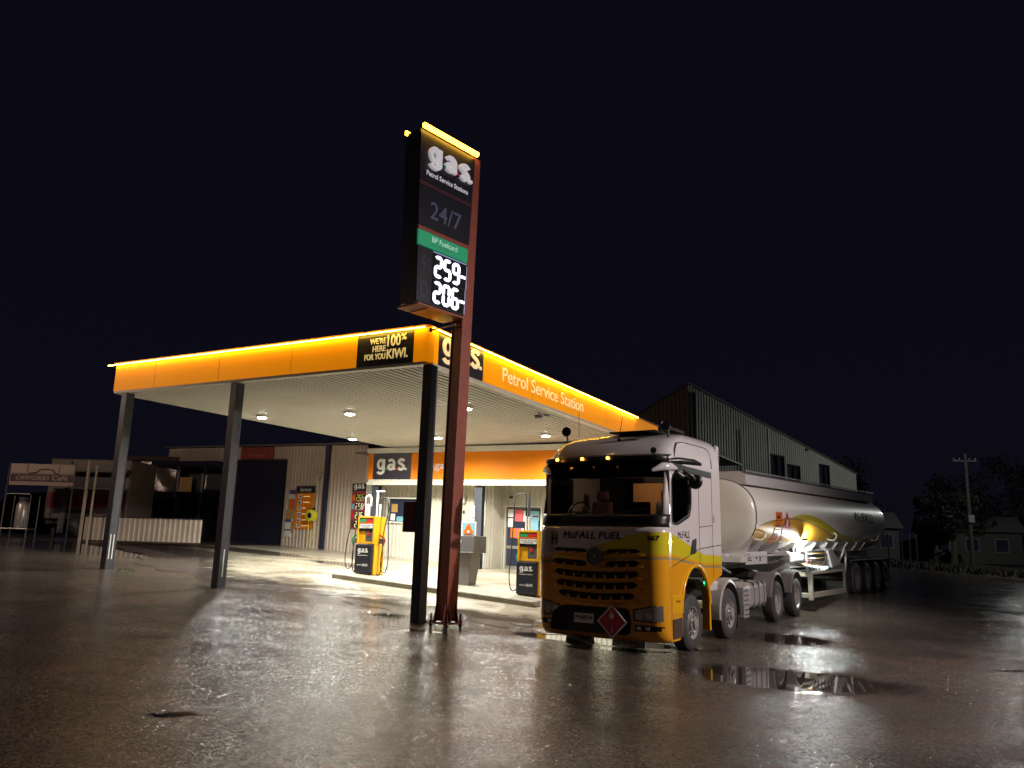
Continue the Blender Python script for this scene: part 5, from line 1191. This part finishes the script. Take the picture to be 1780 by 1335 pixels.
MB().box(14.4,14.6,-.25,-.05,8.2,8.35).build("wall_lamp", M['gun'], wh)

# ------------------------------------------------------------------ left background
def at(x, y, dz=0): return (x, y, G(x, y)+dz)
t = thing("low_fence", "low cream corrugated fence panel left of the roller door", "fence", (-15.75, 30.2, 1.33), -R(1.2))
mb = MB(); mb.ribs(0, 4.4, .06, .90, 0, .19, .02); mb.build("panel", M['creamdark'], t, thick=.004)
MB().box(0,4.4,-.04,.05,.905,.94).build("top_rail", M['navy'], t); MB().box(0,4.4,-.02,.03,0.0,.055).build("bottom_rail", M['brown'], t)
for i, (x, h, lab) in enumerate(((-15.72,2.95,"tall thin cream pole at the left end of the low fence"),(-15.38,2.75,"thinner cream pole standing just right of the taller one at the fence end"))):
    t = thing("fence_pole", lab, "pole", at(x, 29.9-.1*i), R(3), group="poles at the fence end")
    MB().tube([(0,0,-.1),(.02,0,h)], .06-.02*i, 8).lathe([(h,.075-.02*i),(h+.03,.04)], (.02,0,0)).build("shaft", M['creamdark'], t)
# clear plastic blinds on a timber verandah
t = thing("verandah", "dark verandah with clear roll down plastic blinds behind the low fence", "verandah", (-18.9, 38.6, 1.4), -R(3))
MB().box(-.2,6.8,-.05,.1,3.75,3.95).box(-.2,6.8,.1,2.5,3.9,3.98).build("roof_beam", M['brown'], t)
for x in (3.05, 4.25, 6.4): MB().box(x-.05,x+.05,-.06,.04,0,3.75).build("post", M['gun'], t)
def blind(x0, x1, z0, z1):
    mb = MB(); n, m_ = 14, 8
    rr = random.Random(int(x0*10))
    for j in range(m_+1):
        for i in range(n+1):
            X = x0+(x1-x0)*i/n; Z = z0+(z1-z0)*j/m_ + (.08*math.sin(i*PI/n) if j == 0 else 0)*-1
            mb.v.append((X, -.08+.03*math.sin(X*5+j*.7)+rr.uniform(-.012,.012), Z))
    for j in range(m_):
        for i in range(n): a = j*(n+1)+i; mb.f.append((a, a+1, a+n+2, a+n+1))
    mb.build("plastic_blind", M['tarp'], t, smooth=60)
blind(.25, 2.95, 2.0, 3.7); blind(4.4, 6.3, 1.9, 3.7)
MB().box(3.15,3.75,-.07,-.03,2.3,3.0).build("poster", M['kraft'], t)
MB().box(-.1,3.0,1.8,1.9,0,2.1).build("back_wall", M['brown'], t); MB().box(3.1,6.8,1.8,1.9,0,3.7).build("grey_wall", M['sidegrey'], t); MB().box(.2,1.4,.9,1.0,.9,1.9).build("counter_front", M['magenta'], t)
# cafe trailer with sign
t = thing("cafe_trailer", "dark cafe food trailer with magenta side stripe beside the left sign", "food trailer", (-20.6, 33.0, 1.42), -R(2))
MB().box(1.7,5.1,0,2.2,.75,3.2).build("body", mat("trailer_cream",(0.16,0.13,0.10),.5,var=.3), t, bevel=.05)
MB().box(1.72,2.34,-.02,-.002,1.2,1.8).box(2.64,5.0,-.02,-.002,1.2,1.8).build("magenta_stripe", M['magenta'], t)
MB().box(2.36,2.6,-.06,0.0,.2,3.1).build("door_post", M['gun'], t)
MB().box(2.5,5.2,-.5,-.03,2.65,2.75).build("serving_awning", M['sidegrey'], t); MB().box(2.7,4.9,-.03,-.003,2.05,2.6).build("serving_hatch", M['dark'], t); MB().box(2.7,5.0,-.30,-.03,1.9,1.96).build("shelf", M['gun'], t)
MB().box(2.6,3.7,-.03,-.003,.8,1.16).build("wheel_arch", M['dark'], t)
MB().lathe([(-.1,.34),(-.08,.36),(.12,.36)], (3.1,0,.42), 'y', 24).build("wheel", M['tyre'], t, smooth=40); MB().lathe([(-.11,.18),(-.1,.2)], (3.1,0,.42), 'y', 16).build("rim", M['gun'], t)
MB().box(1.7,5.1,.2,1.9,.55,.745).build("chassis", M['chassis'], t); MB().box(1.8,1.95,.5,.65,0,.55).box(4.8,4.95,.5,.65,0,.55).build("stand", M['chassis'], t)
t = thing("cafe_sign", "white framed Off Grid Cafe sign on thin legs at the far left", "sign", (-19.35, 31.0, 1.30), -R(1))
MB().box(.06,2.58,-.02,.04,2.08,2.90).build("board", mat("sign_white",(0.42,0.33,0.27),.5,var=.1), t)
MB().box(.10,2.56,-.028,-.021,2.22,2.50).build("name_band", mat("band_plum",(0.05,0.025,0.045),.5,var=.1), t)
text("OFF/GRID", (.30,-.029,2.28), (1,0,0), (.12,0,1), 1.30, .16, mat("sign_letter",(0.40,0.32,0.25),.5,var=.1), t, .005, .05); text("Café", (1.72,-.029,2.28), E1, E3, .62, .19, mat("sign_letter2",(0.45,0.38,0.32),.5,var=.1), t, .005, .03)
MB().box(.72,.74,-.026,-.021,2.56,2.88).box(1.95,1.97,-.026,-.021,2.54,2.88).box(.1,2.56,-.027,-.021,2.515,2.53).build("panel_joint", M['brown'], t)
MB().tube([(.78,-.03,2.53),(1.1,-.03,2.57),(1.2,-.03,2.68),(1.55,-.03,2.72),(1.75,-.03,2.66),(1.8,-.03,2.56),(1.95,-.03,2.53)], .02, 6).build("hill_emblem", M['brown'], t)
for x in (.0, 2.56): MB().tube([(x,0,-.05),(x,0,2.95)], .025, 8).build("leg", M['gun'], t)
t = thing("gas_cylinder", "steel gas cylinder standing under the cafe sign", "gas cylinder", (-18.55, 30.9, 1.75))
MB().lathe([(0,.20),(.05,.23),(.85,.23),(.98,.16),(1.02,.07),(1.12,.07)], (0,0,0), 'z', 20).build("bottle", M['alu'], t, smooth=50)
MB().lathe([(1.0,.17),(1.16,.17)], (0,0,0), 'z', 20, (False,False)).build("collar", M['gun'], t)
t = thing("cylinder_cage", "thin steel tube frame around the gas cylinder", "frame", (-18.6, 30.9, 1.22))
MB().tube([(-.5,-.3,-.05),(-.5,-.3,1.75),(-.45,-.3,1.8),(.42,-.3,1.8),(.47,-.3,1.75),(.47,-.3,-.05)], .022, 8).tube([(-.8,-.3,.5),(.47,-.3,.5)], .03, 8).tube([(-.5,.3,0),(-.5,.3,1.75)], .02).tube([(.47,.3,0),(.47,.3,1.75)], .02).box(-.5,.47,-.3,.3,.47,.52).build("tube_frame", M['steel'], t)

# ------------------------------------------------------------------ right background
def tree(x, y, h, r, label, seed):
    t = thing("tree", label, "tree", at(x, y, -.1), 0, group="dark trees beyond the yard"); rr = random.Random(seed)
    mb = MB().tube([(0,0,0),(.1,0,h*.3),(-.05,.1,h*.55),(.1,0,h*.8)], [.28,.2,.14,.05], 8)
    for k in range(7):
        a = rr.uniform(0, 2*PI); z = h*rr.uniform(.3,.6); mb.tube([(0,0,z),(r*.4*math.cos(a), r*.4*math.sin(a), z+h*.12),(r*.8*math.cos(a), r*.8*math.sin(a), z+h*.22)], [.09,.06,.02], 6)
    mb.build("trunk", M['bark'], t)
    mb = MB()
    cl = [(rr.uniform(-1,1)*r*.75, rr.uniform(-1,1)*r*.75, h*rr.uniform(.4,.95), rr.uniform(.5,1.1)*r*.42) for _ in range(16)]
    for (cx, cy, cz_, cr_) in cl:
        for k in range(170):
            d = Vector((rr.gauss(0,1), rr.gauss(0,1), rr.gauss(0,1))).normalized()*cr_*rr.random()**.4; p = Vector((cx,cy,cz_))+d
            a = Vector((rr.uniform(-1,1), rr.uniform(-1,1), rr.uniform(-1,1))).normalized()*.16; b = a.cross(Vector((rr.uniform(-1,1),rr.uniform(-1,1),rr.uniform(-1,1)))).normalized()*.09
            mb.add([p-a, p+b, p+a, p-b], [(0,1,2,3)])
    mb.build("crown", M['leaf'], t)
for i, (x, y, h, r) in enumerate(((22,70,7,3.2),(30,72,8,3.6),(38,66,7,3.2),(44,70,9,4),(33,60,5,2.2))):
    tree(x, y, h, r, ("dark tree just right of the tank's rear end","dark tree between the two far houses","dark tree right of the utility pole","large dark tree at the right edge of the picture","small dark tree in front of the far houses")[i], 11+i)
for i, (x, y, w_, h, rz) in enumerate(((24.6,62,5.0,2.4,-.2),(34.0,66,7,2.5,-.3))):
    t = thing("house", ("small pale house glimpsed beyond the tank's rear","long dim house behind the utility pole")[i], "house", at(x, y, -.1), rz)
    MB().box(0,w_,0,4,0,h).build("wall", M['house'], t)
    MB().add([(-.3,-.4,h),(w_+.3,-.4,h),(w_+.3,4.4,h),(-.3,4.4,h),(-.3,2,h+1.3),(w_+.3,2,h+1.3)], [(0,1,5,4),(2,3,4,5),(1,2,5),(3,0,4),(0,3,2,1)]).build("roof", M['roof'], t)
    for k in range(3):
        a = w_*(.12+.3*k); f = MB().box(a,a+1.0,-.05,-.002,.9,2.0).build("window", M['gun'], t); MB().box(a+.08,a+.92,-.06,-.051,.98,1.92).build("pane", M['winglass'], f)
t = thing("utility_pole", "tall timber power pole with crossarm at the dark right side", "power pole", at(31.5, 55, -.2))
MB().tube([(0,0,0),(.05,0,7.9)], [.17,.11], 10).build("shaft", M['wood'], t); ca = MB().box(-.85,.85,-.06,.06,7.35,7.47).build("crossarm", M['wood'], t)
for x in (-.75,-.35,.35,.75): MB().lathe([(7.47,.02),(7.55,.05),(7.62,.03)], (x,0,0), 'z', 8).build("insulator", M['gun'], ca)
MB().box(-.2,.2,-.3,-.1,3.2,3.7).build("meter_box", M['gun'], t)
for i, (x, y) in enumerate(((21.6,46.),(22.6,46.5),(23.4,47.2),(24.2,48.))):
    t = thing("marker_post", ("leftmost thin white post beyond the tank's rear","second thin white post beyond the tank's rear","third thin white post beyond the tank's rear","rightmost thin white post beyond the tank's rear")[i], "post", at(x, y), 0, group="white posts beyond the trailer")
    MB().tube([(0,0,-.1),(.02,0,1.9)], .04, 6).lathe([(1.9,.05),(1.94,.02)], (.02,0,0)).build("stake", M['gun'], t)
# grass verge on the right
mb = MB(); rr = random.Random(9)
for k in range(2600):
    x = rr.uniform(20, 46); y = rr.uniform(47, 60) - (x-20)*.45; g = G(x, y); h = rr.uniform(.08,.3); a = rr.uniform(0, PI); w_ = .07
    mb.add([(x-w_*math.cos(a), y-w_*math.sin(a), g-.01), (x+w_*math.cos(a), y+w_*math.sin(a), g-.01), (x+rr.uniform(-.1,.1), y, g+h)], [(0,1,2)])
tag(mb.build("verge_grass", M['leaf']), "rough grass verge at the far right of the yard", "grass", None, "stuff")

# ------------------------------------------------------------------ small stones on the asphalt
mb = MB(); rr = random.Random(21)
for k in range(260):
    x = rr.uniform(-6, 8); y = rr.uniform(6.5, 19); g = G(x, y); s_ = rr.uniform(.006,.018)
    q = [Vector((rr.uniform(.6,1)*dx, rr.uniform(.6,1)*dy, 0))*s_ for dx, dy in ((1,0),(0,1),(-1,0),(0,-1))]
    b = Vector((x, y, g)); mb.add([b+p for p in q]+[b+Vector((0,0,s_*.9))], [(0,1,4),(1,2,4),(2,3,4),(3,0,4)])
tag(mb.build("loose_gravel", mat("stone",(0.16,0.14,0.12),.6,var=.3)), "small loose stones scattered on the wet asphalt", "gravel", None, "stuff")

# ------------------------------------------------------------------ street lamp outside the frame, right of the photographer
t = thing("street_lamp", "street lamp outside the picture to the right, lighting the truck's side", "street lamp", at(14.0, 10.3, -.1), R(110))
MB().tube([(0,0,0),(0,0,7.2)], [.09,.06], 10).build("pole", M['steel'], t); MB().tube([(0,0,7.1),(0,.4,7.4),(0,1.2,7.5)], .035, 8).build("arm", M['steel'], t)
hd = MB().box(-.14,.14,1.1,1.75,7.45,7.55).build("lamp_head", M['gun'], t, bevel=.03)
MB().box(-.10,.10,1.2,1.65,7.43,7.448).build("lens", glow("street_lens",(1,.85,.8),20), hd)
l = bpy.data.lights.new("street_light", 'SPOT'); l.energy = 5900; l.color = (1,.86,.82); l.shadow_soft_size = .12; l.spot_size = R(136); l.spot_blend = 1.0
lo = bpy.data.objects.new("street_light", l); C.objects.link(lo); lo.parent = hd; lo.location = (0,1.42,7.38)
lo.rotation_euler = (Matrix.Rotation(-R(110), 3, 'Z') @ (Vector((3.0,13.0,0.0)) - Vector((12.7,9.8,7.3)))).to_track_quat('-Z','Y').to_euler()

t = thing("street_lamp", "street lamp outside the picture far to the right, lighting the warehouse", "street lamp", at(33.5, 47, -.1), R(70))
MB().tube([(0,0,0),(0,0,8.2)], [.09,.06], 10).build("pole", M['steel'], t); MB().tube([(0,0,8.1),(0,.4,8.4),(0,1.2,8.5)], .035, 8).build("arm", M['steel'], t)
hd = MB().box(-.14,.14,1.1,1.75,8.45,8.55).build("lamp_head", M['gun'], t, bevel=.03)
MB().box(-.10,.10,1.2,1.65,8.43,8.448).build("lens", glow("street_lens_green",(.85,1,.8),20), hd)
l = bpy.data.lights.new("street_light", 'POINT'); l.energy = 1700; l.color = (.97,1,.93); l.shadow_soft_size = .12
lo = bpy.data.objects.new("street_light", l); C.objects.link(lo); lo.parent = hd; lo.location = (0,1.42,8.38)

t = thing("street_lamp", "street lamp outside the picture to the left, lighting the cafe side", "street lamp", at(-24, 20, -.1), R(-40))
MB().tube([(0,0,0),(0,0,7.2)], [.09,.06], 10).build("pole", M['steel'], t); MB().tube([(0,0,7.1),(0,.4,7.4),(0,1.2,7.5)], .035, 8).build("arm", M['steel'], t)
hd = MB().box(-.14,.14,1.1,1.75,7.45,7.55).build("lamp_head", M['gun'], t, bevel=.03)
MB().box(-.10,.10,1.2,1.65,7.43,7.448).build("lens", glow("street_lens_warm",(1,.7,.5),20), hd)
l = bpy.data.lights.new("street_light", 'POINT'); l.energy = 1100; l.color = (1,.72,.55); l.shadow_soft_size = .12
lo = bpy.data.objects.new("street_light", l); C.objects.link(lo); lo.parent = hd; lo.location = (0,1.42,7.3)

# dark ring added beyond the yard to block sky glow at the horizon
mb = MB(); rr = random.Random(4); n = 90
for k in range(n+1):
    a = R(-75+150*k/n); d = 150; h = 6+2.5*math.sin(k*.7)+1.5*math.sin(k*1.9)+rr.uniform(-.5,.5)
    mb.v += [(d*math.sin(a), d*math.cos(a)*.9+5, -2), ((d+8)*math.sin(a), (d+8)*math.cos(a)*.9+5, h), ((d+60)*math.sin(a), (d+60)*math.cos(a)*.9+5, h*.9)]
mb.f += [(3*k+q, 3*k+3+q, 3*k+4+q, 3*k+1+q) for k in range(n) for q in (0, 1)]
o = mb.build("backdrop", M['leaf']); o.data.shade_smooth(); tag(o, "black hills added to hide the sky glow along the horizon", None, None, "structure")
